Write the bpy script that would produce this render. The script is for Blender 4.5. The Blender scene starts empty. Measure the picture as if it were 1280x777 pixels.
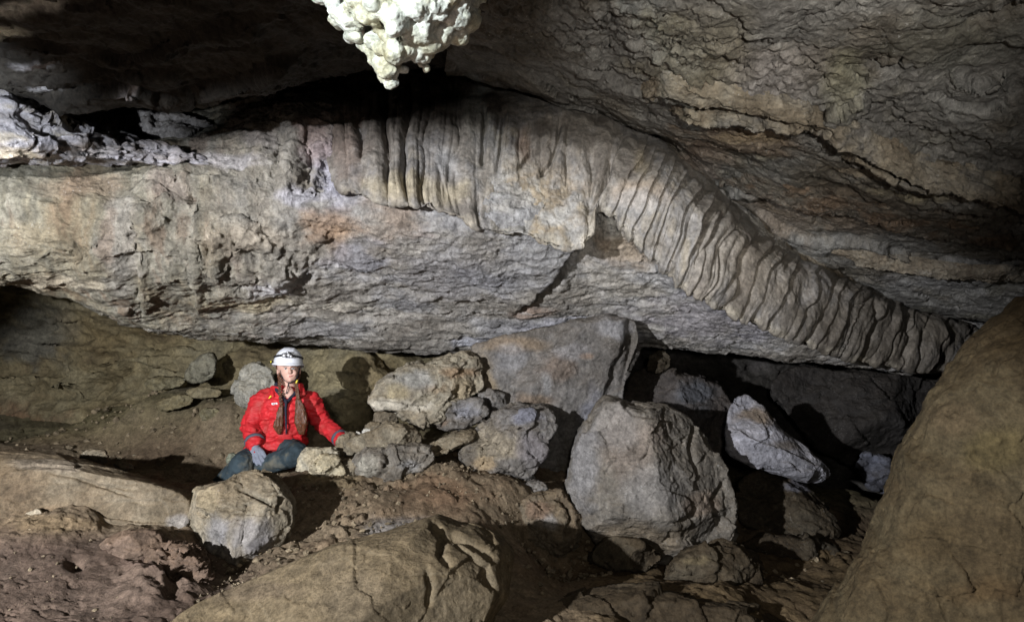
import bpy, bmesh, math, random
import numpy as np
from mathutils import Vector, Matrix
random.seed(7)
sc = bpy.context.scene
COL = sc.collection

# ---------------------------------------------------------------- camera
F = 760.0; CX = 640.0; CY = 388.5; CH = 1.3      # focal length in photo pixels, camera height
cam_d = bpy.data.cameras.new("camera"); cam = bpy.data.objects.new("camera", cam_d); COL.objects.link(cam)
cam_d.sensor_width = 36; cam_d.lens = 36 * F / 1280; cam_d.clip_start = 0.02; cam_d.clip_end = 200
cam.location = (0, 0, CH); cam.rotation_euler = (math.radians(90), 0, 0)
sc.camera = cam

# ---------------------------------------------------------------- world: no daylight reaches the cave
w = bpy.data.worlds.new("World"); sc.world = w; w.use_nodes = True
w.node_tree.nodes["Background"].inputs[0].default_value = (0.75, 0.85, 1.0, 1)
w.node_tree.nodes["Background"].inputs[1].default_value = 0.0
sc.view_settings.view_transform = 'Standard'; sc.view_settings.look = 'None'
sc.view_settings.exposure = 0.0; sc.view_settings.gamma = 1.0
sc.cycles.max_bounces = 5; sc.cycles.diffuse_bounces = 1; sc.cycles.glossy_bounces = 2
sc.cycles.sample_clamp_indirect = 3

def W(px, py, d):
    "world point seen at photo pixel (px,py) at distance d ahead of the camera"
    return np.array([d * (px - CX) / F, d, CH + d * (CY - py) / F])

# ---------------------------------------------------------------- hand-held lamps of the photographer, plus an added fill
def spot(name, loc, target, power, color, cone, blend, radius):
    l = bpy.data.lights.new(name, 'SPOT'); l.energy = power; l.color = color
    l.spot_size = math.radians(cone); l.spot_blend = blend; l.shadow_soft_size = radius
    o = bpy.data.objects.new(name, l); COL.objects.link(o); o.location = loc
    o.rotation_euler = (Vector(target) - Vector(loc)).to_track_quat('-Z', 'Y').to_euler()
    return o
def aim(loc, az, el):
    return (loc[0] + math.sin(math.radians(az)) * math.cos(math.radians(el)), loc[1] + math.cos(math.radians(az)) * math.cos(math.radians(el)), loc[2] + math.sin(math.radians(el)))
KL = (-2.56, -0.8, 1.72)
spot("flash_left", KL, aim(KL, 17.5, -41.2), 1520, (0.96, 0.965, 1.0), 102, 0.15, 0.04)
spot("lamp_formation", (-0.72, 0.80, 1.98), (-0.27, 1.72, 2.12), 72, (0.92, 1.0, 0.98), 40, 0.5, 0.012)
spot("lamp_ceiling_right", (0.25, -0.35, 1.38), (1.10, 2.80, 2.18), 370, (1.0, 0.95, 0.88), 42, 1.0, 0.03)
spot("lamp_corner", (-2.0, 1.0, 1.6), (-2.62, 2.6, 2.26), 230, (0.88, 0.93, 1.0), 46, 0.8, 0.02)
spot("lamp_camera", (0.10, -0.4, 1.5), (0.55, 3.0, 0.05), 60, (1.0, 0.93, 0.84), 94, 0.8, 0.05)
spot("fill_person", (-0.45, 0.1, 1.55), (-1.55, 4.2, 0.85), 210, (1.0, 0.96, 0.90), 17, 1.0, 0.12)  # added fill spot, evens out the light on the caver's face
spot("lamp_chamber", (-4.25, 4.5, 0.85), (-3.0, 6.4, 0.75), 10, (1.0, 0.90, 0.66), 110, 0.9, 0.05)

# ================================================================ numpy noise
U32 = np.uint32
def _fin(n):
    n = (n ^ (n >> U32(13))) * U32(1274126177)
    n = (n ^ (n >> U32(15))) * U32(2246822519)
    return n ^ (n >> U32(16))
def _u(a): return np.asarray(a).astype(np.int64).astype(U32)
def _h(ix, iy, iz, seed):
    return _fin(_u(ix) * U32(374761393) + _u(iy) * U32(668265263) + _u(iz) * U32(2147483647) + U32((seed * 1274126177) & 0xffffffff)).astype(np.int64)
def perlin(P, seed=0):
    P = np.asarray(P); fl = np.floor(P); f = (P - fl).astype(np.float32); i = fl.astype(np.int32).astype(U32)
    u = f * f * f * (f * (f * 6 - 15) + 10)
    X0 = i[:, 0] * U32(374761393); Y0 = i[:, 1] * U32(668265263); Z0 = i[:, 2] * U32(2147483647) + U32((seed * 1274126177) & 0xffffffff)
    out = np.zeros(len(P), np.float32); k = np.float32(1 / 511.5)
    for dx in (0, 1):
        wx = u[:, 0] if dx else 1 - u[:, 0]; hx = X0 + U32(374761393 * dx); fx = f[:, 0] - np.float32(dx)
        for dy in (0, 1):
            wxy = wx * (u[:, 1] if dy else 1 - u[:, 1]); hxy = hx + Y0 + U32(668265263 * dy); fy = f[:, 1] - np.float32(dy)
            for dz in (0, 1):
                h = _fin(hxy + Z0 + U32(2147483647 * dz))
                g = ((h & U32(1023)).astype(np.float32) * k - 1) * fx + (((h >> U32(10)) & U32(1023)).astype(np.float32) * k - 1) * fy + (((h >> U32(20)) & U32(1023)).astype(np.float32) * k - 1) * (f[:, 2] - np.float32(dz))
                out += wxy * (u[:, 2] if dz else 1 - u[:, 2]) * g
    return out.astype(float) * 1.3
def fbm(P, s, o=4, seed=0, gain=.5, ridged=False):
    v = 0.0; a = 1.0; t = 0
    Q = P * np.asarray(s)
    for k in range(o):
        n = perlin(Q + k * 17.3, seed + k)
        if ridged: n = 1 - 2 * np.abs(n) * 1.4
        v = v + a * n; t += a; a *= gain; Q = Q * 2.03
    return v / t
def plates(P, s, seed=0, tilt=1.0, warp=.35):
    "cells, each a tilted flat chip: returns height, edge distance, random id"
    Q = P * np.asarray(s)
    if warp:
        Q = Q + warp * np.stack([perlin(Q * 1.7, seed + 50), perlin(Q * 1.7 + 9, seed + 51), perlin(Q * 1.7 + 31, seed + 52)], 1)
    fl = np.floor(Q); fr = (Q - fl).astype(np.float32); i = fl.astype(np.int32).astype(U32); n = len(Q); k = np.float32(1 / 1023.0)
    b1 = np.full(n, 9, np.float32); b2 = b1.copy(); bh = np.zeros(n, U32)
    H0 = i[:, 0] * U32(374761393) + i[:, 1] * U32(668265263) + i[:, 2] * U32(2147483647) + U32((seed * 1274126177) & 0xffffffff)
    def jit(h): return (h & U32(1023)).astype(np.float32) * k, ((h >> U32(10)) & U32(1023)).astype(np.float32) * k, ((h >> U32(20)) & U32(1023)).astype(np.float32) * k
    bd = np.zeros((3, n), np.float32)
    for dx in (-1, 0, 1):
        for dy in (-1, 0, 1):
            for dz in (-1, 0, 1):
                h = _fin(H0 + U32((374761393 * dx + 668265263 * dy + 2147483647 * dz) & 0xffffffff))
                rx, ry, rz = jit(h)
                ex = fr[:, 0] - rx - dx; ey = fr[:, 1] - ry - dy; ez = fr[:, 2] - rz - dz
                d = ex * ex + ey * ey + ez * ez
                m = d < b1
                b2 = np.where(m, b1, np.minimum(b2, d)); b1 = np.where(m, d, b1); bh = np.where(m, h, bh)
                bd[0] = np.where(m, ex, bd[0]); bd[1] = np.where(m, ey, bd[1]); bd[2] = np.where(m, ez, bd[2])
    gx, gy, gz = jit(_fin(bh + U32(12345))); gx = gx * 2 - 1; gy = gy * 2 - 1; gz = gz * 2 - 1
    hh = (gx * .5 + tilt * (bd[0] * gx + bd[1] * gy + bd[2] * gz)).astype(float); idr = (bh & U32(4095)) / 4095.0
    return hh, np.sqrt(b2) - np.sqrt(b1), idr
def sstep(a, b, x):
    t = np.clip((x - a) / (b - a), 0, 1); return t * t * (3 - 2 * t)
def project(P):
    d = np.maximum(P[:, 1], .05)
    return CX + P[:, 0] / d * F, CY - (P[:, 2] - CH) / d * F

# ---------------------------------------------------------------- features drawn as polylines (photo pixels)
def pdist(px, py, poly):
    best = np.full(px.shape, 1e9); side = np.zeros(px.shape); tt = np.zeros(px.shape)
    n = len(poly) - 1
    for k in range(n):
        ax, ay = poly[k]; bx, by = poly[k + 1]
        dx, dy = bx - ax, by - ay; L = dx * dx + dy * dy
        t = np.clip(((px - ax) * dx + (py - ay) * dy) / L, 0, 1)
        qx, qy = px - ax - t * dx, py - ay - t * dy
        d = np.hypot(qx, qy); m = d < best
        best = np.where(m, d, best); side = np.where(m, dx * qy - dy * qx, side); tt = np.where(m, (k + t) / n, tt)
    return best, np.sign(side), tt
def crack(px, py, poly, wd, dep):
    d, s, t = pdist(px, py, poly)
    return -dep * np.exp(-(d / wd) ** 2) * np.clip(np.minimum(t, 1 - t) * 6 + .25, 0, 1)
def step(px, py, poly, amt, fade, soft=1.5):
    "amt pushes out the side on the RIGHT of the drawing direction (screen), fading over 'fade' px"
    d, s, t = pdist(px, py, poly)
    e = np.clip(np.minimum(t, 1 - t) * 8, 0, 1)
    return amt * sstep(-soft, soft, d * s) * np.exp(-(d / fade)) * e
def bump(px, py, x, y, rx, ry, h, ang=0):
    c, s = math.cos(ang), math.sin(ang)
    u = ((px - x) * c + (py - y) * s) / rx; v = (-(px - x) * s + (py - y) * c) / ry
    return h * np.exp(-(u * u + v * v))
def patch(col, P, px, py, L, seed=3, sc_=5.0):
    nz = fbm(P, sc_, 4, seed)
    for (x, y, rx, ry, c, a) in L:
        r = np.sqrt(((px - x) / rx) ** 2 + ((py - y) / ry) ** 2)
        m = a * sstep(1.25, .45, r + nz * 1.1)
        col = col * (1 - m[:, None]) + np.array(c) * m[:, None]
    return col
def ramp(v, cols):
    v = np.clip(v, 0, 1) * (len(cols) - 1); i = np.minimum(v.astype(int), len(cols) - 2); f = (v - i)[:, None]
    c = np.array(cols); return c[i] * (1 - f) + c[i + 1] * f
def palette(P, cols, s=2.0, seed=0, contrast=1.3):
    return ramp(.5 + contrast * fbm(P, s, 5, seed, .6), cols)

# ================================================================ splines and lofts
def cr(K, n_per):
    "Catmull-Rom along axis 0 of K (m, ..., 3); n_per = samples for each segment"
    K = np.asarray(K, float); m = len(K); out = []
    for i in range(m - 1):
        p1, p2 = K[i], K[i + 1]
        p0 = K[i - 1] if i else 2 * p1 - p2
        p3 = K[i + 2] if i + 2 < m else 2 * p2 - p1
        t = np.linspace(0, 1, n_per[i], endpoint=False).reshape((-1,) + (1,) * (K.ndim - 1))
        out.append(.5 * ((2 * p1) + (p2 - p0) * t + (2 * p0 - 5 * p1 + 4 * p2 - p3) * t * t + (3 * p1 - p0 - 3 * p2 + p3) * t ** 3))
    out.append(K[-1:]); return np.concatenate(out, 0)
def loft(rows, pitch=2.2):
    "rows of (px,py,depth) with equal counts -> (nv,nu,3) grid of (px,py,d)"
    K = np.array(rows, float)
    segv = np.hypot(K[1:, :, 0] - K[:-1, :, 0], K[1:, :, 1] - K[:-1, :, 1]) + 120 * np.abs(K[1:, :, 2] - K[:-1, :, 2])
    nv = [max(3, int(np.percentile(segv[i], 70) / pitch)) for i in range(len(segv))]
    G = cr(K, nv)
    segu = np.hypot(K[:, 1:, 0] - K[:, :-1, 0], K[:, 1:, 1] - K[:, :-1, 1])
    nu = [max(3, int(np.percentile(segu[:, i], 60) / pitch)) for i in range(segu.shape[1])]
    return cr(G.transpose(1, 0, 2), nu).transpose(1, 0, 2)
def toworld(G):
    d = G[..., 2]
    return np.stack([d * (G[..., 0] - CX) / F, d, CH + d * (CY - G[..., 1]) / F], -1)
def gnormals(P, wrap=False):
    if wrap:
        du = np.roll(P, -1, 1) - np.roll(P, 1, 1)
    else:
        du = np.gradient(P, axis=1)
    dv = np.gradient(P, axis=0)
    N = np.cross(dv, du); L = np.linalg.norm(N, axis=-1, keepdims=True)
    return N / np.maximum(L, 1e-9)

def grid_mesh(name, P, col, wrap=False, origin=(0, 0, 0)):
    nv, nu = P.shape[:2]
    idx = np.arange(nv * nu).reshape(nv, nu)
    if wrap: idx = np.concatenate([idx, idx[:, :1]], 1)
    q = np.stack([idx[:-1, :-1], idx[1:, :-1], idx[1:, 1:], idx[:-1, 1:]], -1).reshape(-1, 4)
    me = bpy.data.meshes.new(name); nq = len(q)
    me.vertices.add(nv * nu); me.vertices.foreach_set("co", (P.reshape(-1, 3) - np.array(origin)).astype(np.float32).ravel())
    me.loops.add(nq * 4); me.loops.foreach_set("vertex_index", q.astype(np.int32).ravel())
    me.polygons.add(nq); me.polygons.foreach_set("loop_start", np.arange(0, nq * 4, 4, dtype=np.int32))
    me.polygons.foreach_set("use_smooth", np.ones(nq, bool))
    me.update(calc_edges=True)
    if col is not None:
        a = me.color_attributes.new("Col", 'FLOAT_COLOR', 'POINT')
        c = np.ones((nv * nu, 4), np.float32); c[:, :3] = np.clip(col, .004, .9)
        a.data.foreach_set("color", c.ravel())
    me.validate()
    return me
def add(me, name, mat, parent=None, loc=(0, 0, 0), **props):
    o = bpy.data.objects.new(name, me); COL.objects.link(o)
    if mat and not me.materials: me.materials.append(mat)
    o.location = loc
    if parent: o.parent = parent
    for k, v in props.items(): o[k] = v
    return o

# ================================================================ materials
def node(nt, t, **kw):
    n = nt.nodes.new(t)
    for k, v in kw.items():
        if isinstance(k, str) and hasattr(n, k): setattr(n, k, v)
    return n
def rock_mat(name, fine=1.0, bumpd=.010, rough=.82, spec=.3, speck=0.0, wet=0.0, stretch=(1, 1, 1), pits=.5, speckcol=(.62, .62, .6)):
    m = bpy.data.materials.new(name); m.use_nodes = True; nt = m.node_tree; L = nt.links.new
    bs = nt.nodes["Principled BSDF"]
    at = node(nt, 'ShaderNodeAttribute'); at.attribute_name = "Col"
    geo = node(nt, 'ShaderNodeNewGeometry')
    mp = node(nt, 'ShaderNodeMapping'); L(geo.outputs['Position'], mp.inputs[0]); mp.inputs['Scale'].default_value = stretch
    def noise(s, det, r=.6):
        n = node(nt, 'ShaderNodeTexNoise'); n.inputs['Scale'].default_value = s * fine; n.inputs['Detail'].default_value = det
        n.inputs['Roughness'].default_value = r; L(mp.outputs[0], n.inputs['Vector']); return n.outputs['Fac']
    def mr(src, a, b, c, d):
        n = node(nt, 'ShaderNodeMapRange'); L(src, n.inputs[0])
        for i, v in enumerate((a, b, c, d)): n.inputs[i + 1].default_value = v
        return n.outputs[0]
    def math_(op, a, b):
        n = node(nt, 'ShaderNodeMath'); n.operation = op
        for i, v in enumerate((a, b)):
            if isinstance(v, (int, float)): n.inputs[i].default_value = v
            else: L(v, n.inputs[i])
        return n.outputs[0]
    n1 = noise(14, 9, .72); n2 = noise(55, 7, .75); n3 = noise(4.5, 5)
    mul = math_('MULTIPLY', mr(n1, .3, .7, .50, 1.50), mr(n2, .3, .7, .6, 1.42))
    mul = math_('MULTIPLY', mul, mr(n3, .3, .7, .85, 1.15))
    vm = node(nt, 'ShaderNodeVectorMath'); vm.operation = 'SCALE'; L(at.outputs['Color'], vm.inputs[0]); L(mul, vm.inputs['Scale'])
    colr = vm.outputs[0]
    if speck:
        sp = math_('MULTIPLY', mr(noise(90, 3, .6), .60, .70, 0, 1), mr(noise(7, 3), .45, .6, 0, speck))
        mx = node(nt, 'ShaderNodeMix'); mx.data_type = 'RGBA'; L(sp, mx.inputs[0]); L(colr, mx.inputs[6]); mx.inputs[7].default_value = speckcol + (1,)
        colr = mx.outputs[2]
    L(colr, bs.inputs['Base Color'])
    L(mr(n1, .3, .7, rough - .12 - wet, min(1, rough + .1)), bs.inputs['Roughness'])
    bs.inputs['Specular IOR Level'].default_value = spec
    vo = node(nt, 'ShaderNodeTexVoronoi'); vo.inputs['Scale'].default_value = 26 * fine; vo.feature = 'F1'
    wv = node(nt, 'ShaderNodeVectorMath'); wv.operation = 'ADD'
    wn = node(nt, 'ShaderNodeTexNoise'); wn.inputs['Scale'].default_value = 18 * fine; wn.inputs['Detail'].default_value = 3; L(mp.outputs[0], wn.inputs['Vector'])
    ws = node(nt, 'ShaderNodeVectorMath'); ws.operation = 'SCALE'; L(wn.outputs['Color'], ws.inputs[0]); ws.inputs['Scale'].default_value = .06 / fine
    L(mp.outputs[0], wv.inputs[0]); L(ws.outputs[0], wv.inputs[1]); L(wv.outputs[0], vo.inputs['Vector'])
    h = math_('ADD', math_('ADD', n1, math_('MULTIPLY', n2, .45)), math_('MULTIPLY', vo.outputs['Distance'], pits))
    b = node(nt, 'ShaderNodeBump'); b.inputs['Strength'].default_value = 1.0; b.inputs['Distance'].default_value = bumpd
    L(h, b.inputs['Height']); L(b.outputs[0], bs.inputs['Normal'])
    return m
def plain(name, col, rough=.6, spec=.4, metal=0, emit=0, noise=0.0, nscale=60, bumpd=0.0, st=(1, 1, 1), dirt=None):
    m = bpy.data.materials.new(name); m.use_nodes = True; nt = m.node_tree; bs = nt.nodes["Principled BSDF"]
    bs.inputs['Base Color'].default_value = (*col, 1); bs.inputs['Roughness'].default_value = rough
    bs.inputs['Specular IOR Level'].default_value = spec; bs.inputs['Metallic'].default_value = metal
    if emit: bs.inputs['Emission Color'].default_value = (*col, 1); bs.inputs['Emission Strength'].default_value = emit
    if noise or bumpd:
        n = nt.nodes.new('ShaderNodeTexNoise'); n.inputs['Scale'].default_value = nscale; n.inputs['Detail'].default_value = 5
        g = nt.nodes.new('ShaderNodeNewGeometry'); mp = nt.nodes.new('ShaderNodeMapping'); mp.inputs['Scale'].default_value = st; nt.links.new(g.outputs['Position'], mp.inputs[0]); nt.links.new(mp.outputs[0], n.inputs['Vector'])
        if noise:
            mr = nt.nodes.new('ShaderNodeMapRange'); nt.links.new(n.outputs['Fac'], mr.inputs[0])
            mr.inputs[1].default_value = .3; mr.inputs[2].default_value = .7; mr.inputs[3].default_value = 1 - noise; mr.inputs[4].default_value = 1 + noise
            v = nt.nodes.new('ShaderNodeVectorMath'); v.operation = 'SCALE'; v.inputs[0].default_value = col
            nt.links.new(mr.outputs[0], v.inputs['Scale']); nt.links.new(v.outputs[0], bs.inputs['Base Color'])
            if dirt:
                n2 = nt.nodes.new('ShaderNodeTexNoise'); n2.inputs['Scale'].default_value = 11; n2.inputs['Detail'].default_value = 6; nt.links.new(g.outputs['Position'], n2.inputs['Vector'])
                m2 = nt.nodes.new('ShaderNodeMapRange'); nt.links.new(n2.outputs['Fac'], m2.inputs[0]); m2.inputs[1].default_value = .50; m2.inputs[2].default_value = .66; m2.inputs[4].default_value = dirt[3]
                mx = nt.nodes.new('ShaderNodeMix'); mx.data_type = 'RGBA'; nt.links.new(m2.outputs[0], mx.inputs[0]); nt.links.new(v.outputs[0], mx.inputs[6]); mx.inputs[7].default_value = (*dirt[:3], 1)
                nt.links.new(mx.outputs[2], bs.inputs['Base Color'])
        if bumpd:
            b = nt.nodes.new('ShaderNodeBump'); b.inputs['Distance'].default_value = bumpd; nt.links.new(n.outputs['Fac'], b.inputs['Height'])
            nt.links.new(b.outputs[0], bs.inputs['Normal'])
    return m
M_SLAB = rock_mat("pale_limestone", 1.0, .022, .8, .3, speck=.35)
M_FLOW = rock_mat("flowstone", .9, .014, .6, .4, speck=.2, pits=.25)
M_CEIL = rock_mat("wet_grey_limestone", 1.1, .024, .62, .5, speck=.5, wet=.12)
M_DARK = rock_mat("shadowed_limestone", 1.0, .018, .8, .3)
M_MUD = rock_mat("clay_covered_rock", 1.3, .011, .9, .15, pits=.3)
M_WALL = rock_mat("ochre_wall_rock", .8, .015, .85, .2)
M_POP = rock_mat("calcite_popcorn", 1.6, .0025, .45, .5, pits=.6)
M_BOUL = rock_mat("boulder_limestone", 1.0, .020, .85, .22, speck=.2)

# ================================================================ large rock surfaces
GRIDS = []
def depth_at(G, x, y):
    m = (np.abs(G[..., 0] - x) < 14) & (np.abs(G[..., 1] - y) < 9)
    if m.any(): return np.percentile(G[..., 2][m], 25)
    k = np.argmin((G[..., 0] - x) ** 2 + (G[..., 1] - y) ** 2); return G[..., 2].ravel()[k]
def surface(name, rows, passes, colf, mat, pitch=2.2, **props):
    G = loft(rows, pitch); P = toworld(G); sh = P.shape
    px, py = G[..., 0].ravel(), G[..., 1].ravel()
    for fn in passes:
        N = gnormals(P).reshape(-1, 3); Q = P.reshape(-1, 3)
        h = fn(Q, px, py)
        P = (Q + N * h[:, None]).reshape(sh) if h.ndim == 1 else (Q + h).reshape(sh)
    Q = P.reshape(-1, 3); GRIDS.append(np.stack([*project(Q), Q[:, 1]], -1).reshape(sh))
    col = colf(P.reshape(-1, 3), px, py)
    return add(grid_mesh(name, P, col), name, mat, **props)

# ---------------------------------------------------------------- the hanging rock wall (underside of the great slab)
def slab_big(P, px, py):
    h = .10 * fbm(P, 1.1, 3, 5)
    h += crack(px, py, [(206, 250), (222, 246), (240, 252), (250, 250)], 3, .07) + step(px, py, [(170, 262), (196, 262), (222, 246), (232, 232), (228, 215)], .06, 22)
    h += step(px, py, [(246, 400), (244, 340), (246, 290), (250, 255)], .05, 26) + step(px, py, [(180, 400), (178, 330), (182, 280), (160, 255)], .04, 30)
    h += step(px, py, [(262, 345), (258, 300), (272, 280), (300, 272), (330, 285)], .05, 20) + crack(px, py, [(296, 300), (306, 312), (322, 316)], 3, .05)
    h += step(px, py, [(640, 400), (660, 378), (690, 352), (712, 320), (738, 296), (748, 262), (752, 236)][::-1], .055, 75)
    h += crack(px, py, [(752, 240), (746, 285), (716, 318), (692, 352), (650, 390)], 3.0, .08)
    h += bump(px, py, 741, 296, 11, 30, -.20, .35) + crack(px, py, [(712, 322), (694, 350), (672, 372), (646, 392)], 4.2, .13)
    # flutes and pockets left of the curtain
    for (x, y, rx, ry, hh, a) in [(372, 165, 46, 40, .10, 0), (350, 195, 12, 30, -.05, .2), (385, 205, 8, 30, -.06, .15), (402, 222, 8, 26, -.06, .3),
        (362, 222, 7, 26, .05, .25), (330, 205, 20, 26, .06, .3), (424, 178, 5, 20, -.05, 0), (418, 238, 22, 14, .05, 0), (395, 262, 30, 20, .05, .5),
        (300, 245, 45, 22, .05, .2), (210, 235, 36, 22, .05, -.3), (345, 342, 20, 14, .07, 0), (305, 338, 16, 20, .06, 0), (272, 318, 9, 20, .05, 0),
        (265, 316, 4, 14, -.07, 0), (300, 355, 10, 5, -.06, 0), (381, 355, 8, 6, -.07, 0), (358, 357, 20, 8, .05, 0), (405, 300, 40, 22, -.05, .5),
        (278, 296, 14, 10, .05, 0), (320, 300, 30, 8, .05, .5), (400, 298, 10, 6, .05, 0), (240, 250, 9, 5, -.06, 0), (218, 246, 14, 6, -.03, .4),
        (150, 290, 40, 60, .05, .3), (200, 330, 70, 50, .05, 0), (60, 290, 90, 40, .05, 0), (620, 282, 60, 25, .03, 0), (470, 262, 34, 26, .05, .9)]:
        h += bump(px, py, x, y, rx, ry, hh * (1.5 if rx < 16 else 1.0), a)
    h += step(px, py, [(-40, 322), (20, 322), (50, 318), (75, 305), (110, 312), (132, 300), (142, 286)], .05, 40)
    h += crack(px, py, [(92, 296), (108, 316), (128, 306), (140, 292)], 4, .05)
    h += crack(px, py, [(0, 325), (30, 322), (48, 320)], 3, .04)
    h += step(px, py, [(255, 396), (330, 392), (420, 398), (500, 404), (590, 412), (690, 416), (800, 408)][::-1], -.03, 40)
    h += step(px, py, [(230, 252), (250, 246), (272, 236), (270, 225)], .05, 30)
    return h
def slab_mid(P, px, py):
    under = sstep(240, 300, py + .10 * (px - 430)) * sstep(380, 470, px)
    lower = sstep(375, 395, py)
    m = np.maximum(under, lower)
    a, e, _ = plates(P, (3.2, 8, 11), 11, .8)
    b, e2, _ = plates(P, (5, 20, 26), 12, .8, .5)
    ms = sstep(-.12, .18, fbm(P, (1.6, 2, 3), 3, 36)); m = m * (.25 + .85 * ms)
    h = a * .020 * (1 - .3 * m) + b * .008 * (.4 + m) - .007 * np.exp(-e * 12) * (.3 + m)
    lf = sstep(480, 300, px)
    h += .075 * lf * fbm(P, (2.6, 2.6, 1.5), 4, 34) + .03 * fbm(P, (4, 4, 5), 4, 31) + .015 * fbm(P, 6, 4, 33, ridged=True) * (1 - .5 * m)
    nod = np.exp(-(((px - 340) / 90) ** 2 + ((py - 320) / 50) ** 2)) + np.exp(-(((px - 400) / 50) ** 2 + ((py - 220) / 50) ** 2))
    c, e3, _ = plates(P, 11, 14, .2, .6)
    h += nod * .03 * (sstep(0, .5, e3) - .5) + nod * .014 * c
    return h
def slab_fine(P, px, py):
    under = sstep(240, 300, py + .10 * (px - 430)) * sstep(380, 470, px)
    b, e2, _ = plates(P, (11, 42, 50), 15, .8, .6)
    h = b * .003 * (.4 + 1.1 * under) - .002 * np.exp(-e2 * 8) + .016 * fbm(P, (12, 24, 30), 4, 35, .65)
    return h - .003
def slab_col(P, px, py):
    c = palette(P, [(.17, .145, .12), (.25, .23, .20), (.33, .31, .28), (.32, .315, .315), (.26, .255, .26)], (1.6, 2.2, 3.0), 41)
    left = sstep(480, 150, px + 60 * fbm(P, 2, 3, 4))
    cl = .70 * palette(P * np.array([1.6, 1, .7]), [(.27, .20, .13), (.31, .255, .17), (.36, .32, .23), (.27, .25, .19), (.42, .39, .31), (.32, .25, .18)], (3.2, 2, 1.2), 43, 1.7)
    c = c * (1 - left[:, None]) + cl * left[:, None]
    c = patch(c, P, px, py, [
        (500, 262, 46, 34, (.30, .22, .16), .6), (415, 285, 40, 26, (.36, .25, .17), .8), (420, 305, 20, 25, (.36, .24, .15), .6), (110, 232, 60, 20, (.22, .165, .115), .7),
        (215, 240, 30, 14, (.28, .235, .20), .7), (160, 300, 30, 60, (.34, .32, .29), .6), (420, 215, 36, 44, (.42, .42, .50), .75), (445, 322, 40, 26, (.28, .28, .31), .7),
        (350, 358, 36, 12, (.62, .61, .62), .8), (290, 205, 50, 12, (.50, .48, .50), .6), (330, 180, 24, 14, (.36, .33, .32), .5), (400, 180, 26, 30, (.33, .25, .23), .7),
        (700, 412, 60, 11, (.62, .62, .68), .85), (745, 418, 60, 7, (.52, .52, .60), .8), (590, 425, 26, 5, (.60, .61, .68), .8), (480, 396, 40, 7, (.55, .52, .47), .7),
        (400, 388, 60, 5, (.58, .54, .46), .7), (790, 316, 40, 20, (.26, .20, .14), .7), (670, 392, 30, 12, (.34, .25, .20), .7), (300, 380, 60, 9, (.46, .40, .27), .8),
        (70, 350, 60, 8, (.46, .40, .30), .7), (140, 295, 10, 30, (.24, .17, .12), .5), (560, 340, 90, 40, (.28, .28, .31), .45), (900, 400, 120, 30, (.30, .29, .33), .6),
        (380, 245, 25, 14, (.48, .47, .52), .7), (310, 295, 50, 20, (.44, .38, .30), .6), (30, 300, 40, 30, (.34, .28, .18), .5)], 61, (5, 6, 9))
    st = fbm(P, (3, 10, 40), 4, 71)                       # thin calcite rims along the bedding
    m = sstep(.16, .34, st) * sstep(360, 395, py) * .5
    return c * (1 - m[:, None]) + np.array((.50, .49, .47)) * m[:, None]
X = [-90, 60, 200, 330, 440, 560, 690, 800, 900, 1010, 1120, 1240]
def R(ys, ds, xs=X): return [(x, y, d) for x, y, d in zip(xs, ys, ds)]
slab = surface("rock_wall", [
    R([60, 60, 60, 20, 20, 20, 20, 40, 100, 200, 300, 350], [3.9, 4.2, 4.6, 5.1, 5.3, 5.3, 5.3, 5.3, 5.4, 5.6, 5.8, 6.0]),
    R([150, 150, 150, 100, 90, 90, 95, 110, 190, 290, 370, 400], [3.5, 3.7, 4.1, 4.4, 4.6, 4.6, 4.6, 4.6, 4.7, 4.9, 5.2, 5.5]),
    R([195, 195, 190, 150, 145, 150, 150, 190, 260, 340, 400, 420], [3.35, 3.5, 3.75, 3.85, 3.95, 4.0, 4.0, 4.0, 4.1, 4.4, 4.8, 5.2]),
    R([240, 240, 235, 215, 210, 215, 215, 240, 310, 370, 420, 430], [3.30, 3.40, 3.60, 3.70, 3.72, 3.72, 3.72, 3.72, 3.85, 4.2, 4.7, 5.1]),
    R([290, 290, 290, 290, 285, 285, 285, 290, 345, 395, 432, 440], [3.32, 3.42, 3.58, 3.66, 3.66, 3.66, 3.70, 3.78, 3.85, 4.15, 4.65, 5.1]),
    R([325, 332, 350, 350, 350, 350, 350, 350, 375, 412, 442, 446], [3.40, 3.50, 3.72, 3.86, 3.98, 4.02, 4.06, 4.08, 4.05, 4.2, 4.65, 5.1]),
    R([342, 350, 392, 396, 400, 404, 405, 402, 410, 430, 450, 452], [3.55, 3.62, 4.0, 4.25, 4.40, 4.45, 4.45, 4.40, 4.3, 4.35, 4.7, 5.15]),
    R([352, 357, 408, 422, 434, 438, 434, 430, 436, 448, 460, 462], [3.75, 3.85, 4.25, 4.55, 4.75, 4.85, 4.85, 4.75, 4.6, 4.6, 4.85, 5.2]),
    R([345, 350, 402, 416, 428, 432, 428, 424, 430, 440, 452, 455], [4.3, 4.5, 4.8, 5.1, 5.2, 5.2, 5.2, 5.1, 5.1, 5.2, 5.4, 5.6]),
    R([300, 290, 330, 350, 360, 365, 365, 370, 390, 410, 420, 430], [6.0, 6.0, 5.8, 5.8, 5.9, 5.9, 5.9, 5.9, 5.9, 6.0, 6.2, 6.3]),
    ], [slab_big, slab_mid, slab_fine], slab_col, M_SLAB, 1.9, kind='structure')

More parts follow.
